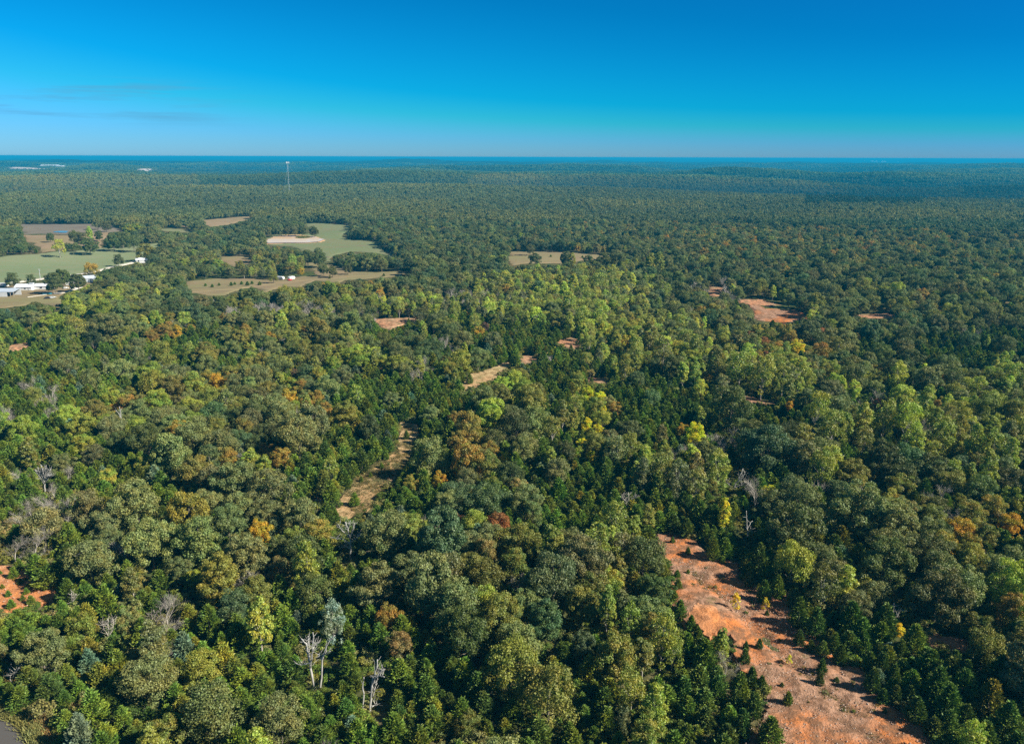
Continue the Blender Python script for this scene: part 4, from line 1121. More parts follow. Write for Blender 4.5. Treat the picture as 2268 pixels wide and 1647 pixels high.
to_stuff('autumn_grove', 'maple', rest['maple'], 'olive and brown autumn trees scattered through the farther forest', 'grove')
to_stuff('leafless_grove', 'bare', rest['bare'], 'thin grey leafless trees scattered through the forest', 'grove')
to_stuff('brushwood', 'shrub', rest['shrub'], 'low tan and olive shrubs between the trees', 'brush')

# ------------------------------------------------------------------ the forest beyond a kilometre
def ring_points(r0, r1, sp, amax=44):
    gx, gy = np.meshgrid(np.arange(-r1, r1, sp), np.arange(r0 * 0.6, r1, sp))
    gx = gx + RNG.uniform(-.48, .48, gx.shape) * sp; gy = gy + RNG.uniform(-.48, .48, gy.shape) * sp
    x, y = gx.ravel(), gy.ravel(); r = np.hypot(x, y); a = np.degrees(np.abs(np.arctan2(x, y)))
    k = (r > r0) & (r < r1) & (a < amax)
    return x[k], y[k]
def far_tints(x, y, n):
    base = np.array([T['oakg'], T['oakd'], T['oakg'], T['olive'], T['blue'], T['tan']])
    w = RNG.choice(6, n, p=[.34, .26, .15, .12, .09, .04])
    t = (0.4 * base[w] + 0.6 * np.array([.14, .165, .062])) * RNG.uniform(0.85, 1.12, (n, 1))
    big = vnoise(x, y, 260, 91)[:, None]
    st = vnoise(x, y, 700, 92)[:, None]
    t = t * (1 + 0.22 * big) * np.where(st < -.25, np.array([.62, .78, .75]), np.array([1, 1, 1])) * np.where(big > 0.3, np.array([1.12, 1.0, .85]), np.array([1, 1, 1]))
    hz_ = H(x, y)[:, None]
    return t * np.clip(1.0 + hz_ / 50.0, 0.45, 1.45) ** np.array([1.15, 1.0, 1.0])  # hillside shading put into the leaf tint: crests lighter, hollows darker
x, y = ring_points(R_MAX, 3000, 8.6)
z = H(x, y)
bu, bv, _ = proj(np.column_stack([x, y, z])); tu, tv, _ = proj(np.column_stack([x, y, z + 12]))
ok = np.ones(len(x), bool)
for poly, lo, hi in BLOCK:
    m_ = (bu > lo[0] - 3) & (bu < hi[0] + 3) & (tv < hi[1] + 3) & (bv > lo[1] - 3)
    if not m_.any(): continue
    ok &= ~(pip(bu, bv, poly) | pip(tu, tv, poly) | pip(tu, (bv + tv) / 2, poly))
x, y, z = x[ok], y[ok], z[ok]; bu = bu[ok]; bv = bv[ok]
n = len(x)
S = RNG.uniform(0.62, 1.15, (n, 1)) * np.ones((n, 3)); S[:, 2] *= RNG.uniform(0.85, 1.2, n)
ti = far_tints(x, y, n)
pines = (bu > 1780) & (bu < 2040) & (bv > 437) & (bv < 462) | (bu > 2130) & (bv > 420) & (bv < 432)
ti[pines] = np.array([.03, .075, .035]) * RNG.uniform(.8, 1.1, (pines.sum(), 1))
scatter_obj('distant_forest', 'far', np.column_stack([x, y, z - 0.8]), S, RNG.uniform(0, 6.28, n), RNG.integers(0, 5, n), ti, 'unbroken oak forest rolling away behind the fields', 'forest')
print('mid forest', n)
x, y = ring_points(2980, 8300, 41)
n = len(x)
scatter_obj('hill_forest', 'patch', np.column_stack([x, y, H(x, y) - 1.5]), np.ones((n, 3)) * RNG.uniform(.95, 1.15, (n, 1)), RNG.uniform(0, 6.28, n), RNG.integers(0, 3, n), far_tints(x, y, n) * np.array([.60, .80, .85]), 'hazy forest covering the far hills below the horizon', 'forest')  # darker, bluer leaf tint stands in for part of the distance haze
print('patches', n)

# ------------------------------------------------------------------ undergrowth, tall grass, stones
x = RNG.uniform(-1, 1, 60000); 
rad = np.sqrt(RNG.uniform(60 ** 2, 430 ** 2, 34000)); ang = np.radians(RNG.uniform(-42, 42, 34000))
x, y = rad * np.sin(ang), rad * np.cos(ang)
u, v, _ = proj(np.column_stack([x, y, H(x, y)]))
inn = np.zeros(len(x), bool)
for p in KEEP_OUT: inn |= pip(u, v, p)
x, y = x[~inn], y[~inn]; n = len(x)
pal = np.array([T['cedd'], T['tan'], T['oakd'], T['olive'], T['cedar']])
s = RNG.uniform(0.3, 0.95, n)
scatter_obj('undergrowth', 'shrub', np.column_stack([x, y, H(x, y) - .1]), np.column_stack([s, s, s * RNG.uniform(.5, .9, n)]), RNG.uniform(0, 6.28, n), RNG.integers(0, 4, n), pal[RNG.choice(5, n)] * RNG.uniform(.7, 1.2, (n, 1)), 'low scrub growing on the forest floor', 'undergrowth')
def in_world(poly, n):
    a = np.array(poly); lo, hi = a.min(0), a.max(0)
    P = RNG.uniform(lo, hi, (n, 2)); return P[pip(P[:, 0], P[:, 1], poly)]
# grassy verge along the road bend: rust-coloured outer belt, straw inner belt
rdw = np.array([ground(u, v)[:2] for u, v in RD])
rq = np.concatenate([rdw[i] + (rdw[i + 1] - rdw[i]) * np.linspace(0, 1, 12)[:, None] for i in range(len(rdw) - 1)])
vp = [tuple(ground(u, v)[:2]) for u, v in [(-160,1480),(0,1500),(90,1480),(150,1510),(170,1580),(140,1630),(120,1760),(-160,1760)]]
P = in_world(vp, 26000)
dist = np.min(np.hypot(P[:, None, 0] - rq[None, :, 0], P[:, None, 1] - rq[None, :, 1]), 1)
P, dist = P[dist > 3.6], dist[dist > 3.6]; n = len(P)
nz = vnoise(P[:, 0], P[:, 1], 4, 3)
tin = np.where((dist < 5.5)[:, None], [.30, .29, .12], np.where(((dist < 10 + 2 * nz))[:, None], [.36, .21, .10], [.21, .22, .075])) * RNG.uniform(.7, 1.25, (n, 1))
scatter_obj('tall_grass', 'tuft', np.column_stack([P, H(P[:, 0], P[:, 1]) - .05]), np.ones((n, 3)) * RNG.uniform(.7, 1.5, (n, 1)), RNG.uniform(0, 6.28, n), RNG.integers(0, 3, n), tin, 'tall straw and rust coloured grass on the verge of the asphalt road', 'grass')
P = np.concatenate([in_world(clear_w, 5500), in_world(c6_w, 2600), in_world(c9_w, 700)])
k = vnoise(P[:, 0], P[:, 1], 9, 13) + 0.5 * vnoise(P[:, 0], P[:, 1], 3, 14) > 0.12
P = P[k]; n = len(P)
scatter_obj('dry_grass', 'tuft', np.column_stack([P, H(P[:, 0], P[:, 1]) + .35]), np.column_stack([np.ones((n, 2)), np.full(n, .35)]) * RNG.uniform(.4, 1.0, (n, 1)), RNG.uniform(0, 6.28, n), RNG.integers(0, 3, n), np.array([.21, .17, .075]) * RNG.uniform(.6, 1.3, (n, 1)), 'thin dry grass tufts on the clay clearings and the track', 'grass')
P = np.concatenate([in_world(clear_w, 14000), in_world(c9_w, 1500)]); n = len(P)
scatter_obj('loose_stones', 'stone', np.column_stack([P, H(P[:, 0], P[:, 1]) + .8]), np.ones((n, 3)) * (.18 + .75 * RNG.uniform(0, 1, (n, 1)) ** 3), RNG.uniform(0, 6.28, n), RNG.integers(0, 4, n), np.ones((n, 3)), 'loose pale stones scattered over the orange clay', 'stones')
P = np.concatenate([in_world(clear_w, 520), in_world(c9_w, 110), in_world(c6_w, 160)])
k = vnoise(P[:, 0], P[:, 1], 14, 23) > -0.15; P = P[k]; n = len(P); sz = .06 + .22 * RNG.uniform(0, 1, n) ** 2
scatter_obj('clearing_scrub', 'shrub', np.column_stack([P, H(P[:, 0], P[:, 1]) + .4]), np.column_stack([sz, sz, sz * .8]), RNG.uniform(0, 6.28, n), RNG.integers(0, 4, n), np.array([T['tan'], T['olive'], T['cedar'], T['brown']])[RNG.choice(4, n)] * RNG.uniform(.6, 1., (n, 1)), 'low weeds and seedlings dotted over the clay clearings and the track', 'scrub')
ic = ground(673, 528); 
P = np.column_stack([ic[0] + RNG.normal(size=160) * 3.0, ic[1] + RNG.normal(size=160) * 2.5]); n = len(P)
isl = MB(); k = 20
a = np.arange(k) * 2 * math.pi / k
isl.poly([(ic[0] + 7 * math.cos(t), ic[1] + 9 * math.sin(t), zmax - .3) for t in a] + [(ic[0] + 4 * math.cos(t), ic[1] + 5 * math.sin(t), zmax + .5) for t in a], [(i, (i + 1) % k, (i + 1) % k + k, i + k) for i in range(k)] + [tuple(range(k, 2 * k))])
tag(isl.obj('pond_island', M_POND), kind='structure')
scatter_obj('island_reeds', 'tuft', np.column_stack([P, np.full(n, zmax + .3)]), np.ones((n, 3)) * RNG.uniform(1, 2, (n, 1)), RNG.uniform(0, 6.28, n), RNG.integers(0, 3, n), np.array([.16, .17, .05]) * RNG.uniform(.7, 1.2, (n, 1)), 'green reeds covering the small island in the muddy pond', 'reeds')

# ------------------------------------------------------------------ dead trees drawn limb by limb
def snag(limbs, label, r0=0.22, m=M_DEAD, name='dead_tree', twigs=6, seed=0, group=None):
    r = np.random.default_rng(900 + seed)
    b = ground(*limbs[0][0]); 
    def W(u, v, off=0.0):
        d = ray(u, v); t = (b[1] + off) / d[1]
        return np.array([d[0] * t, b[1] + off, CAM_Z + d[2] * t])
    e = empty(name, tuple(b))
    for li, L_ in enumerate(limbs):
        off = 0.0 if li == 0 else r.uniform(-1.6, 1.6)
        pts = [W(u, v, off * i / max(1, len(L_) - 1)) for i, (u, v) in enumerate(L_)]
        if li == 0: pts[0] = pts[0] - np.array([0, 0, .5])
        q = []
        for i in range(len(pts) - 1):
            for k in range(4): q.append(pts[i] + (pts[i + 1] - pts[i]) * k / 4 + r.normal(size=3) * 0.06)
        q.append(pts[-1]); n = len(q)
        base_r = r0 * 0.72 if li == 0 else r0 * 0.34
        mb = MB(); mb.tube([p - b for p in q], [base_r * (1 - 0.72 * i / n) + .03 for i in range(n)], 7)
        twigs2 = int(twigs * 1.5)
        for _ in range(twigs2):
            i = r.integers(n // 3, n - 1); p = q[i] - b
            d = unit(np.array([r.normal(), r.normal(), abs(r.normal()) * .8 + .2])); ln = r.uniform(.5, 1.9)
            mb.tube([p, p + d * ln * .5, p + d * ln + np.array([0, 0, .15])], [.05, .035, .012], 4)
        mb.obj('trunk' if li == 0 else 'limb', m, e, True)
    return tag(e, label, 'dead tree', group or 'standing dead trees')
snag([[(697,1529),(690,1490),(683,1450),(678,1425),(667,1414)],[(688,1478),(692,1440),(693,1400)],[(684,1455),(684,1430),(682,1408)],[(687,1466),(672,1472),(656,1470)],[(690,1440),(697,1430),(702,1424)]],'tall white dead tree with many limbs, left one of the twin white snags',.34,seed=1,twigs=12)
snag([[(709,1532),(712,1500),(713,1462),(720,1440),(728,1420),(742,1406)],[(714,1455),(724,1447),(732,1442)],[(713,1462),(708,1452),(706,1448)]],'slender leaning white dead tree, right one of the twin white snags',.26,seed=2)
snag([[(818,1577),(821,1540),(826,1505),(834,1480),(836,1460)],[(822,1520),(832,1500),(842,1488),(853,1482)],[(828,1502),(840,1498),(852,1499)],[(824,1545),(830,1525),(834,1508)],[(822,1566),(832,1560),(842,1558)]],'white dead tree forking into bent limbs near the bottom edge',.30,seed=3,twigs=8)
snag([[(804,1577),(805,1540),(803,1515),(806,1499)]],'bare white pole without limbs left of the forked dead tree',.22,seed=4,twigs=1)
snag([[(776,1246),(777,1215),(775,1190),(765,1155)],[(776,1205),(762,1195),(748,1190),(738,1192)],[(776,1200),(790,1192),(800,1180)],[(775,1190),(782,1172),(786,1158)],[(776,1190),(758,1175),(748,1160)],[(776,1195),(770,1170),(776,1152)],[(777,1215),(766,1210),(752,1214)]],'large spreading bare grey tree among green oaks',.34,seed=5,twigs=14)
snag([[(100,1095),(99,1070),(95,1050),(92,1030)],[(99,1072),(88,1056),(78,1040)],[(99,1070),(105,1055),(113,1038)],[(98,1065),(101,1045),(103,1030)],[(98,1066),(90,1050),(84,1034)],[(99,1070),(108,1058),(114,1050)]],'white dead tree spreading like an upright fan, left edge woods',.30,seed=6,twigs=14)
snag([[(1654,1198),(1656,1180),(1654,1160),(1653,1131)],[(1656,1180),(1663,1170),(1668,1178)],[(1656,1172),(1661,1160),(1667,1153)]],'bent grey dead tree with hooked limb above the clay clearing',.24,seed=7,twigs=2)
snag([[(1622,1092),(1628,1075),(1636,1060),(1645,1038)],[(1626,1080),(1640,1074),(1652,1066)],[(1630,1070),(1646,1056),(1650,1045)],[(1624,1086),(1640,1088),(1650,1084)],[(1624,1086),(1612,1070),(1606,1062)]],'dead tree with sprawling grey limbs in the oak crown behind the yellow columnar tree',.28,seed=8,twigs=12)
snag([[(1563,1032),(1562,1015),(1560,998)]],'short pale broken stump pole among oaks, right of centre',.22,seed=9,twigs=1)
snag([[(1392,1145),(1393,1120),(1391,1090)],[(1392,1125),(1382,1105),(1378,1098)],[(1392,1122),(1402,1104),(1408,1098)],[(1392,1130),(1386,1112),(1387,1100)]],'bare grey tree with upright limbs behind the poplar row',.22,M_BUFF,seed=10,twigs=12)
snag([[(273,982),(271,950),(268,920),(264,900)],[(268,925),(262,915),(256,908)]],'tall pale trunk of an open-crowned tree at left middle',.30,seed=11,twigs=6)
snag([[(199,868),(199,850),(201,838)],[(199,856),(192,846),(190,842)]],'small white forked dead tree, left middle',.30,seed=12,twigs=4)
snag([[(236,854),(237,840),(239,820)],[(237,842),(231,838),(228,834)]],'white forked dead tree right of the small forked one, left middle',.30,seed=13,twigs=4)
snag([[(151,714),(151,700),(149,680)],[(151,698),(155,690),(157,684)]],'white dead tree in front of the farmyard woods',.35,seed=14,twigs=8)
snag([[(690,990),(688,975),(694,960),(704,950)],[(688,976),(680,968),(676,958)],[(690,972),(700,968),(708,964)]],'white dead limbs breaking out of a grey-green oak, left of the track',.26,seed=15,twigs=10)
snag([[(183,1264),(182,1245),(178,1222)],[(182,1246),(186,1232),(190,1222)],[(182,1250),(176,1236),(172,1228)],[(182,1244),(184,1228),(184,1216)]],'fine-twigged pale bare tree right of the left clay clearing',.16,M_BUFF,seed=16,twigs=18)
snag([[(260,1254),(258,1230),(256,1200)],[(259,1236),(268,1216),(272,1206)],[(259,1232),(250,1214),(248,1204)]],'grey bare tree second right of the left clay clearing',.18,M_BUFF,seed=17,twigs=16)
snag([[(23,1520),(24,1505),(21,1480)],[(24,1506),(12,1512),(2,1518)],[(24,1504),(34,1490),(42,1478)],[(24,1508),(32,1514),(30,1520)]],'small white dead tree with spreading limbs behind the roadside brush',.18,seed=18,twigs=6)
snag([[(123,1497),(121,1482),(120,1470)],[(122,1486),(112,1492),(108,1494)]],'little white dead tree right of the spreading roadside one',.14,seed=19,twigs=4)
snag([[(1974,1392),(1976,1365),(1980,1335)],[(1976,1366),(1988,1356),(1996,1350)],[(1975,1376),(1984,1366),(1990,1362)]],'pale leaning dead tree in the shaded wood at right',.2,seed=20,twigs=4)
snag([[(1805,1248),(1808,1228),(1811,1212)],[(1808,1226),(1815,1222),(1818,1224)]],'short pale dead tree among dark oaks right of the clay clearing',.2,seed=21,twigs=5)
snag([[(347,1402),(346,1380),(340,1350)],[(346,1382),(354,1362),(356,1350)],[(346,1386),(336,1368),(334,1360)]],'reddish bare tree in the brush at lower left',.16,M_TWIG,seed=22,twigs=14)
snag([[(163,1350),(160,1332),(158,1312)],[(161,1338),(150,1345),(142,1350)],[(160,1334),(166,1322),(168,1314)]],'white bare tree at the right tip of the left clay clearing',.16,M_BUFF,seed=23,twigs=12)
snag([[(240,1436),(240,1405),(238,1370)],[(240,1410),(250,1390),(252,1370)],[(240,1408),(230,1392),(226,1376)]],'grey bare tree rising from the pale brush at lower left',.16,M_BUFF,seed=24,twigs=20)

# ------------------------------------------------------------------ buildings and vehicles
M_WHITE = solid('white_paint', (0.80, 0.80, 0.80), 0.5, 1.0, 0.08)
M_ROOFW = solid('white_metal_roof', (0.72, 0.75, 0.80), 0.35, 0.6, 0.12)
M_ROOFG = solid('grey_metal_roof', (0.52, 0.57, 0.64), 0.4, 0.6, 0.15)
M_DARK = solid('dark_window', (0.03, 0.035, 0.045), 0.15, 1.0, 0.1)
M_BLACK = solid('black_rubber', (0.02, 0.02, 0.02), 0.8)
M_TEAL = solid('teal_paint', (0.03, 0.30, 0.45), 0.35)
M_BLUE = solid('blue_paint', (0.03, 0.16, 0.45), 0.3)
M_RED = solid('red_paint', (0.6, 0.04, 0.04), 0.35)
M_GREY = solid('silver_paint', (0.55, 0.57, 0.6), 0.3)
M_CHAR = solid('charcoal_paint', (0.04, 0.04, 0.05), 0.3)
M_POLE = solid('weathered_pole', (0.45, 0.40, 0.34), 0.9)
M_STEEL = solid('galvanised_steel', (0.55, 0.60, 0.62), 0.4)
def at(u, v, rz=0.0, name='thing', dz=0.0):
    g = ground(u, v)
    return empty(name, (g[0], g[1], g[2] + 0.3 + dz), rz)
def gable(e, L_, W, hw, hr, mw, mr, ov=0.4, x0=0.0, y0=0.0, win=(), door=None):
    """walls with gables, two roof slopes, windows and a door; ridge along x"""
    w = MB().prism([(y0 - W / 2, -.4), (y0 + W / 2, -.4), (y0 + W / 2, hw), (y0, hr - .12), (y0 - W / 2, hw)], x0 - L_ / 2, x0 + L_ / 2, 'x').obj('wall', mw, e)
    k = (hr - hw) / (W / 2)
    r = MB()
    for s in (-1, 1):
        a = (y0, hr); b = (y0 + s * (W / 2 + ov), hw - k * ov)
        r.poly([(x0 - L_ / 2 - ov, a[0], a[1]), (x0 + L_ / 2 + ov, a[0], a[1]), (x0 + L_ / 2 + ov, b[0], b[1]), (x0 - L_ / 2 - ov, b[0], b[1]),
                (x0 - L_ / 2 - ov, a[0], a[1] + .12), (x0 + L_ / 2 + ov, a[0], a[1] + .12), (x0 + L_ / 2 + ov, b[0], b[1] + .12), (x0 - L_ / 2 - ov, b[0], b[1] + .12)],
               [(0, 1, 2, 3), (7, 6, 5, 4), (0, 4, 5, 1), (1, 5, 6, 2), (2, 6, 7, 3), (3, 7, 4, 0)])
    ro = r.obj('roof', mr, e)
    seam = MB()
    for xs in np.arange(x0 - L_ / 2, x0 + L_ / 2 + .1, 1.2):
        for s in (-1, 1):
            seam.tube([(xs, y0, hr + .15), (xs, y0 + s * (W / 2 + ov), hw - k * ov + .15)], [.04, .04], 4)
    so = seam.obj('roof_seams', mr, e); so['kind'] = 'stuff'
    for (wx, wz, ww, wh) in win:
        f = MB().box(x0 + wx - ww / 2 - .1, x0 + wx + ww / 2 + .1, y0 - W / 2 - .06, y0 - W / 2 - .005, wz - wh / 2 - .1, wz + wh / 2 + .1).obj('window', mw, e)
        MB().box(x0 + wx - ww / 2, x0 + wx + ww / 2, y0 - W / 2 - .09, y0 - W / 2 - .063, wz - wh / 2, wz + wh / 2).obj('pane', M_DARK, f)
    if door:
        d = MB().box(x0 + door - .5, x0 + door + .5, y0 - W / 2 - .08, y0 - W / 2 - .005, 0, 2.1).obj('door', M_GREY, e)
        MB().box(x0 + door + .3, x0 + door + .38, y0 - W / 2 - .13, y0 - W / 2 - .082, 1.0, 1.1).obj('handle', M_DARK, d)
    return e
e = at(58, 642, .06, 'farmhouse'); gable(e, 13, 8, 2.7, 4.6, M_WHITE, M_ROOFW, win=((-3.5, 1.6, 1.6, 1.1), (1.5, 1.6, 1.2, 1.1)), door=4.2)
gable(e, 12, 7, 2.7, 4.3, M_WHITE, M_ROOFW, x0=12.6, y0=3.5, win=((-1, 1.6, 1.8, 1.3), (3.5, 1.6, 1.2, 1.2)))
MB().box(3.2, 6.4, -1.0, 1.4, 4.2, 5.4).obj('chimney', M_GREY, e)
tag(e, 'long white farmhouse with white metal roof and rear wing in the farmyard', 'house', 'farmyard buildings')
e = at(14, 656, .05, 'open_shed')
MB().poly([(-9, -4, 3.6), (8, -4, 3.6), (8, 6, 4.8), (-9, 6, 4.8), (-9, -4, 3.75), (8, -4, 3.75), (8, 6, 4.95), (-9, 6, 4.95)], [(3, 2, 1, 0), (4, 5, 6, 7), (0, 1, 5, 4), (1, 2, 6, 5), (2, 3, 7, 6), (3, 0, 4, 7)]).obj('roof', M_ROOFG, e)
MB().box(-9, 3, -3.9, -3.7, -.4, 3.55).obj('front_wall', M_ROOFW, e); MB().box(-9, 8, 5.7, 5.9, -.4, 4.75).obj('rear_wall', M_ROOFW, e)
for px in (5.5, 7.8):
    MB().box(px - .12, px + .12, -3.9, -3.66, -.4, 3.6).obj('post', M_POLE, e)
tag(e, 'grey metal shed with open dark end at the left edge of the farmyard', 'shed', 'farmyard buildings')
e = at(24, 650, .4, 'white_shed'); gable(e, 7, 5, 2.8, 3.9, M_WHITE, M_ROOFW, win=((0, 1.5, 1.2, 1),), door=2.2)
tag(e, 'small rounded white shed just behind the open metal shed', 'shed', 'farmyard buildings')
e = at(8, 636, -.1, 'equipment_trailer')
MB().box(-4, 4, -1.3, 1.3, .7, 3.1).obj('body', M_WHITE, e); MB().box(1.2, 4.02, -1.32, -1.3, 1.4, 2.4).obj('side_panel', M_TEAL, e)
for px in (-1.2, .2):
    MB().prism([(px + .45 * math.cos(t), .45 + .45 * math.sin(t)) for t in np.arange(12) * math.pi / 6], -1.35, 1.35).obj('wheel', M_BLACK, e)
tag(e, 'white and teal box trailer under the tall oak by the gravel road', 'trailer', 'farmyard vehicles')
e = at(200, 624, .5, 'metal_barn'); gable(e, 12, 8, 3.2, 5.2, M_ROOFG, M_ROOFG, win=((2, 1.8, 1.2, 1),), door=-3)
tag(e, 'silver-grey metal roofed barn half hidden by oaks below the gravel road', 'barn', 'farmyard buildings')
e = at(316, 581, .3, 'white_house'); gable(e, 11, 7, 2.8, 4.6, M_WHITE, M_ROOFW, win=((-3, 1.6, 1.3, 1.2), (3, 1.6, 1.3, 1.2)), door=0)
tag(e, 'white house at the far end of the gravel road where the woods begin', 'house', 'farmyard buildings')
e = at(256, 614, .3, 'white_house'); gable(e, 9, 6, 2.6, 4.0, M_WHITE, M_ROOFW, win=((-2, 1.6, 1.3, 1.2),), door=1.5)
tag(e, 'white house glimpsed through oak leaves below the gravel road', 'house', 'farmyard buildings')

def camper(u, v, rz, L_, label, m=M_WHITE):
    e = at(u, v, rz, 'camper_trailer')
    prof = [(-L_ / 2, .55), (L_ / 2 - .5, .55), (L_ / 2, 1.2), (L_ / 2 - .2, 2.4), (L_ / 2 - .9, 2.95), (-L_ / 2 + .3, 3.0), (-L_ / 2, 2.7)]
    MB().prism(prof, -1.25, 1.25).obj('body', m, e)
    for wx in (-L_ / 4, L_ / 5):
        f = MB().box(wx - .55, wx + .55, -1.30, -1.255, 1.5, 2.15).obj('window', M_GREY, e)
        MB().box(wx - .48, wx + .48, -1.33, -1.303, 1.56, 2.09).obj('pane', M_DARK, f)
    MB().box(-.35, .3, -1.30, -1.255, .65, 2.4).obj('door', M_GREY, e)
    MB().box(-L_ / 2 + .2, L_ / 2 - .6, -1.285, -1.254, 1.05, 1.2).obj('stripe', M_CHAR, e)
    for px in (-.5, .4):
        for s in (-1, 1):
            MB().prism([(px + .36 * math.cos(t), .36 + .36 * math.sin(t)) for t in np.arange(12) * math.pi / 6], s * 1.1 - .12, s * 1.1 + .12).obj('wheel', M_BLACK, e)
    MB().box(L_ / 2 - .6, L_ / 2 + 1.2, -.06, .06, .45, .58).obj('hitch', M_CHAR, e)
    MB().box(-.4, .4, -.35, .35, 3.0, 3.25).obj('roof_vent', M_GREY, e)
    return tag(e, label, 'camper', 'camper trailers')
camper(622, 620.5, -.35, 6.6, 'white camper trailer with dark square window, left of the pair in the brown pasture')
camper(646, 620, 1.0, 6.0, 'white camper seen end-on beside the red car, right of the pair in the pasture')
camper(157, 632, .5, 7.0, 'white camper with dark windows beside oaks right of the farmhouse')
def car(u, v, rz, m, label, cat='car', name='parked_car', truck=False, L_=4.5):
    e = at(u, v, rz, name)
    h = L_ / 2
    if truck: prof = [(-h, .5), (h, .5), (h, 1.0), (h - .9, 1.1), (h - 1.5, 1.75), (h - 2.9, 1.78), (h - 3.1, 1.1), (-h, 1.1)]
    else: prof = [(-h, .4), (h, .4), (h, .8), (h - 1.0, .95), (h - 1.7, 1.42), (-h + 1.1, 1.45), (-h + .3, 1.0), (-h, .9)]
    MB().prism(prof, -.88, .88).obj('body', m, e)
    c = (h - 3.0, h - 1.5) if truck else (-h + 1.0, h - 1.75)
    MB().box(c[0] + .1, c[1] - .1, -.9, .9, 1.05 if not truck else 1.2, 1.38 if not truck else 1.65).obj('side_window', M_DARK, e)
    for px in (-h + .85, h - .85):
        for s in (-1, 1):
            MB().prism([(px + .33 * math.cos(t), .33 + .33 * math.sin(t)) for t in np.arange(12) * math.pi / 6], s * .82 - .1, s * .82 + .1).obj('wheel', M_BLACK, e)
    for s in (-1, 1): MB().box(h - .01, h + .03, s * .6 - .15, s * .6 + .15, .62, .76).obj('headlight', M_WHITE, e)
    return tag(e, label, cat, 'parked cars')
car(106, 662, .3, M_CHAR, 'black car parked on the brown ground in front of the farmhouse')
car(117, 661, 1.2, M_GREY, 'silver car parked right beside the black car', truck=False)
car(399, 538.5, .1, M_BLUE, 'bright blue pickup on the far gravel patch between woods', 'pickup', 'pickup_truck', True, 5.4)
car(643, 622, 1.3, M_RED, 'red car parked in front of the end-on camper')
car(146, 640, .4, M_WHITE, 'white van-like car at the edge of the big farmyard oaks')
car(163, 641, .1, M_WHITE, 'white car right of the van-like one, under farmyard oaks')
# blue boat
e = at(105, 653, .1, 'motor_boat')
hull = MB(); st = [(-3, 1.0, .9), (-1, 1.15, .9), (1.4, 1.0, 1.0), (3.3, .1, 1.25)]
V = []
for (x_, w_, t_) in st: V += [(x_, -w_, t_), (x_, -w_ * .6, .35), (x_, w_ * .6, .35), (x_, w_, t_)]
F = [(4 * i + j, 4 * i + j + 1, 4 * i + j + 5, 4 * i + j + 4) for i in range(3) for j in range(3)] + [(0, 3, 2, 1), (12, 13, 14, 15), ] + [(4 * i, 4 * i + 4, 4 * i + 7, 4 * i + 3) for i in range(3)]
hull.poly(V, F).obj('hull', M_TEAL, e); MB().box(-.6, .8, -.5, .5, 1.0, 1.6).obj('console', M_CHAR, e); MB().box(-3.4, -3.0, -.25, .25, .5, 1.5).obj('outboard_motor', M_CHAR, e)
tag(e, 'teal blue boat lying on the ground at the right end of the farmhouse', 'boat')
# log pile
e = at(127, 652, .1, 'log_pile')
for i in range(14):
    yy = rr.uniform(-1.6, 1.6); zz = .25 + (i // 6) * .4
    MB().tube([(rr.uniform(-4, -1.5), yy, zz), (rr.uniform(1.5, 4), yy + rr.uniform(-1, 1), zz + rr.uniform(-.1, .3))], [.2, .15], 6).obj('log', M_DEAD, e)
tag(e, 'heap of pale logs under the big farmyard oaks', 'log pile')
# utility pole
e = at(90, 620, 0, 'utility_pole')
MB().tube([(0, 0, -.5), (0, 0, 9.5)], [.22, .15], 8).obj('pole', M_STEEL, e); MB().box(-1.2, 1.2, -.07, .07, 8.9, 9.05).obj('crossarm', M_POLE, e)
MB().tube([(.35, 0, 7.2), (.35, 0, 8.2)], [.25, .25], 8).obj('transformer', M_GREY, e)
for s in (-1, -.4, .4, 1): MB().tube([(s, 0, 9.05), (s, 0, 9.25)], [.06, .04], 6).obj('insulator', M_WHITE, e)
tag(e, 'pale utility pole with crossarm beside the gravel road and green hayfield', 'utility pole')
# radio tower
g = ground(642, 434)
e = empty('radio_tower', tuple(g))
d = ray(642, 359); topz = CAM_Z + d[2] * (g[1] / d[1]); ht = topz - g[2]
mb = MB(); rt = 1.1
cs = [(rt * math.cos(a), rt * math.sin(a)) for a in (0, 2.094, 4.189)]
for c in cs: MB().tube([(c[0], c[1], 0), (c[0], c[1], ht)], [.11, .11], 4).obj('mast_leg', M_STEEL, e)
nseg = 34
for k in range(nseg):
    z0, z1 = ht * k / nseg, ht * (k + 1) / nseg
    for i in range(3):
        a, b = cs[i], cs[(i + 1) % 3]
        if k % 2: a, b = b, a
        mb.tube([(a[0], a[1], z0), (b[0], b[1], z1)], [.05, .05], 3)
o = mb.obj('bracing', M_STEEL, e)
for a in (.5, 2.6, 4.7): 
    for hh in (.5, .92): MB().tube([(0, 0, ht * hh), (55 * math.cos(a), 55 * math.sin(a), 0)], [.07, .07], 3).obj('guy_wire', M_STEEL, e)
for i, a in enumerate((0, 2.1, 4.2)):
    MB().box(-.9 + 3.0 * math.cos(a), .9 + 3.0 * math.cos(a), -.9 + 3 * math.sin(a), .9 + 3 * math.sin(a), ht - 3, ht + 1).obj('antenna', M_WHITE, e)
MB().box(-3, 3, -.15, .15, ht - 1.5, ht - 1.0).obj('antenna_frame', M_WHITE, e)
tag(e, 'tall slim lattice radio tower with white antennas rising from the far forest', 'radio tower')
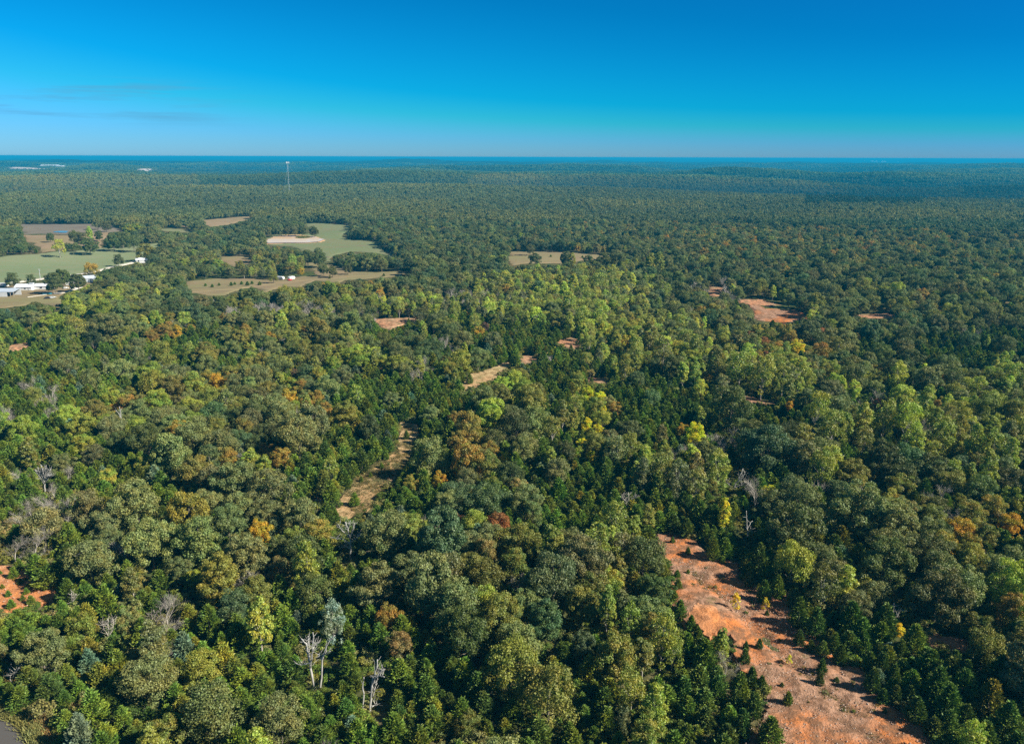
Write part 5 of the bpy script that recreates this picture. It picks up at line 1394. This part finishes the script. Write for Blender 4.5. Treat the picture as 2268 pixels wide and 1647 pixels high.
# far buildings and tanks on the hills
def tank(u, v, r, h, label):
    g = ground(u, v); e = empty('water_tower', (g[0], g[1], g[2] + 8))
    MB().tube([(0, 0, h), (0, 0, h + r * .5), (0, 0, h + r * 1.1), (0, 0, h + r * 1.5)], [r * .6, r, r * .9, r * .2], 14).obj('tank', M_WHITE, e, True)
    MB().tube([(0, 0, -10), (0, 0, h)], [r * .25, r * .2], 8).obj('stem', M_WHITE, e)
    return tag(e, label, 'water tower', 'white towers on the right horizon')
tank(1914, 359, 16, 12, 'white water tower left of the pale buildings near the right horizon')
tank(1987, 360, 16, 10, 'white water tower right of the pale buildings near the right horizon')
tank(2141, 364, 12, 8, 'lone white tank on the hazy hills near the right edge')
tank(1847, 354, 30, 25, 'pinkish white tower breaking the skyline, right part')
def far_block(u, v, L_, D2, hh, rz, label, m=M_WHITE):
    g = ground(u, v); e = empty('industrial_hall', (g[0], g[1], g[2] + 8), rz)
    MB().box(-L_ / 2, L_ / 2, -D2 / 2, D2 / 2, -10, hh).obj('wall', m, e)
    MB().prism([(-D2 / 2 - 1, hh + .01), (D2 / 2 + 1, hh + .01), (0, hh + D2 * .12)], -L_ / 2 - 1, L_ / 2 + 1, 'x').obj('roof', M_ROOFW, e)
    return tag(e, label, 'hall', 'far white halls')
far_block(112, 373, 120, 60, 12, .1, 'long white hall on the hazy hills at the left, biggest of its cluster')
far_block(98, 374, 60, 40, 8, .1, 'low white hall at the left end of the far left cluster')
far_block(135, 373.5, 45, 40, 9, -.1, 'small white hall at the right end of the far left cluster')
far_block(332, 377, 45, 40, 16, .2, 'pale hall on the hazy ridge between left edge and radio tower')
far_block(1935, 359, 190, 90, 14, .0, 'pale low hall between the two white water towers', M_GREY)
far_block(1955, 359.5, 150, 80, 12, .1, 'pale low hall nearest the right-hand water tower', M_GREY)
M_BARE = solid('bare_pale_earth', (0.62, 0.50, 0.46), 0.9, 0.01, 0.2)
def cut(name, u, v, wid, ln, rz, lift=15.5):
    g = ground(u, v); n = 24; V = []
    cr, sr = math.cos(rz), math.sin(rz)
    for i in range(n + 1):
        for j in range(4):
            a = (j / 3 - .5) * wid * (1 + .5 * float(vnoise(i * 7.3, j, 3, 5))); b = (i / n - .5) * ln
            x, y = g[0] + a * cr - b * sr, g[1] + a * sr + b * cr
            V.append((x, y, float(H(x, y)) + (lift if 0 < i < n else 0)))
    F = [(i * 4 + j, i * 4 + j + 1, (i + 1) * 4 + j + 1, (i + 1) * 4 + j) for i in range(n) for j in range(3)]
    return tag(MB().poly(V, F).obj(name, M_BARE), kind='structure')
cut('powerline_cut', 898, 373, 60, 900, .12)
for u, v, w_, l_ in ((15, 388, 160, 90), (60, 387, 170, 70), (118, 387.5, 110, 60), (205, 386, 60, 50), (330, 381, 60, 220)):
    cut('bare_hillside', u, v, w_, l_, 0.1)

# ------------------------------------------------------------------ air
m, N, L, out = mat('haze_air')
pv_ = N.new('ShaderNodeVolumePrincipled')
pv_.inputs['Color'].default_value = (0.015, 0.46, 0.80, 1)
pv_.inputs['Density'].default_value = 1.2e-4
L.new(pv_.outputs[0], out.inputs['Volume'])
hz = MB().box(-47500, 47500, -47500, 47500, -110, 102).obj('haze', m)
tag(hz, 'thin blue haze lying over the whole landscape', 'haze', kind='stuff')
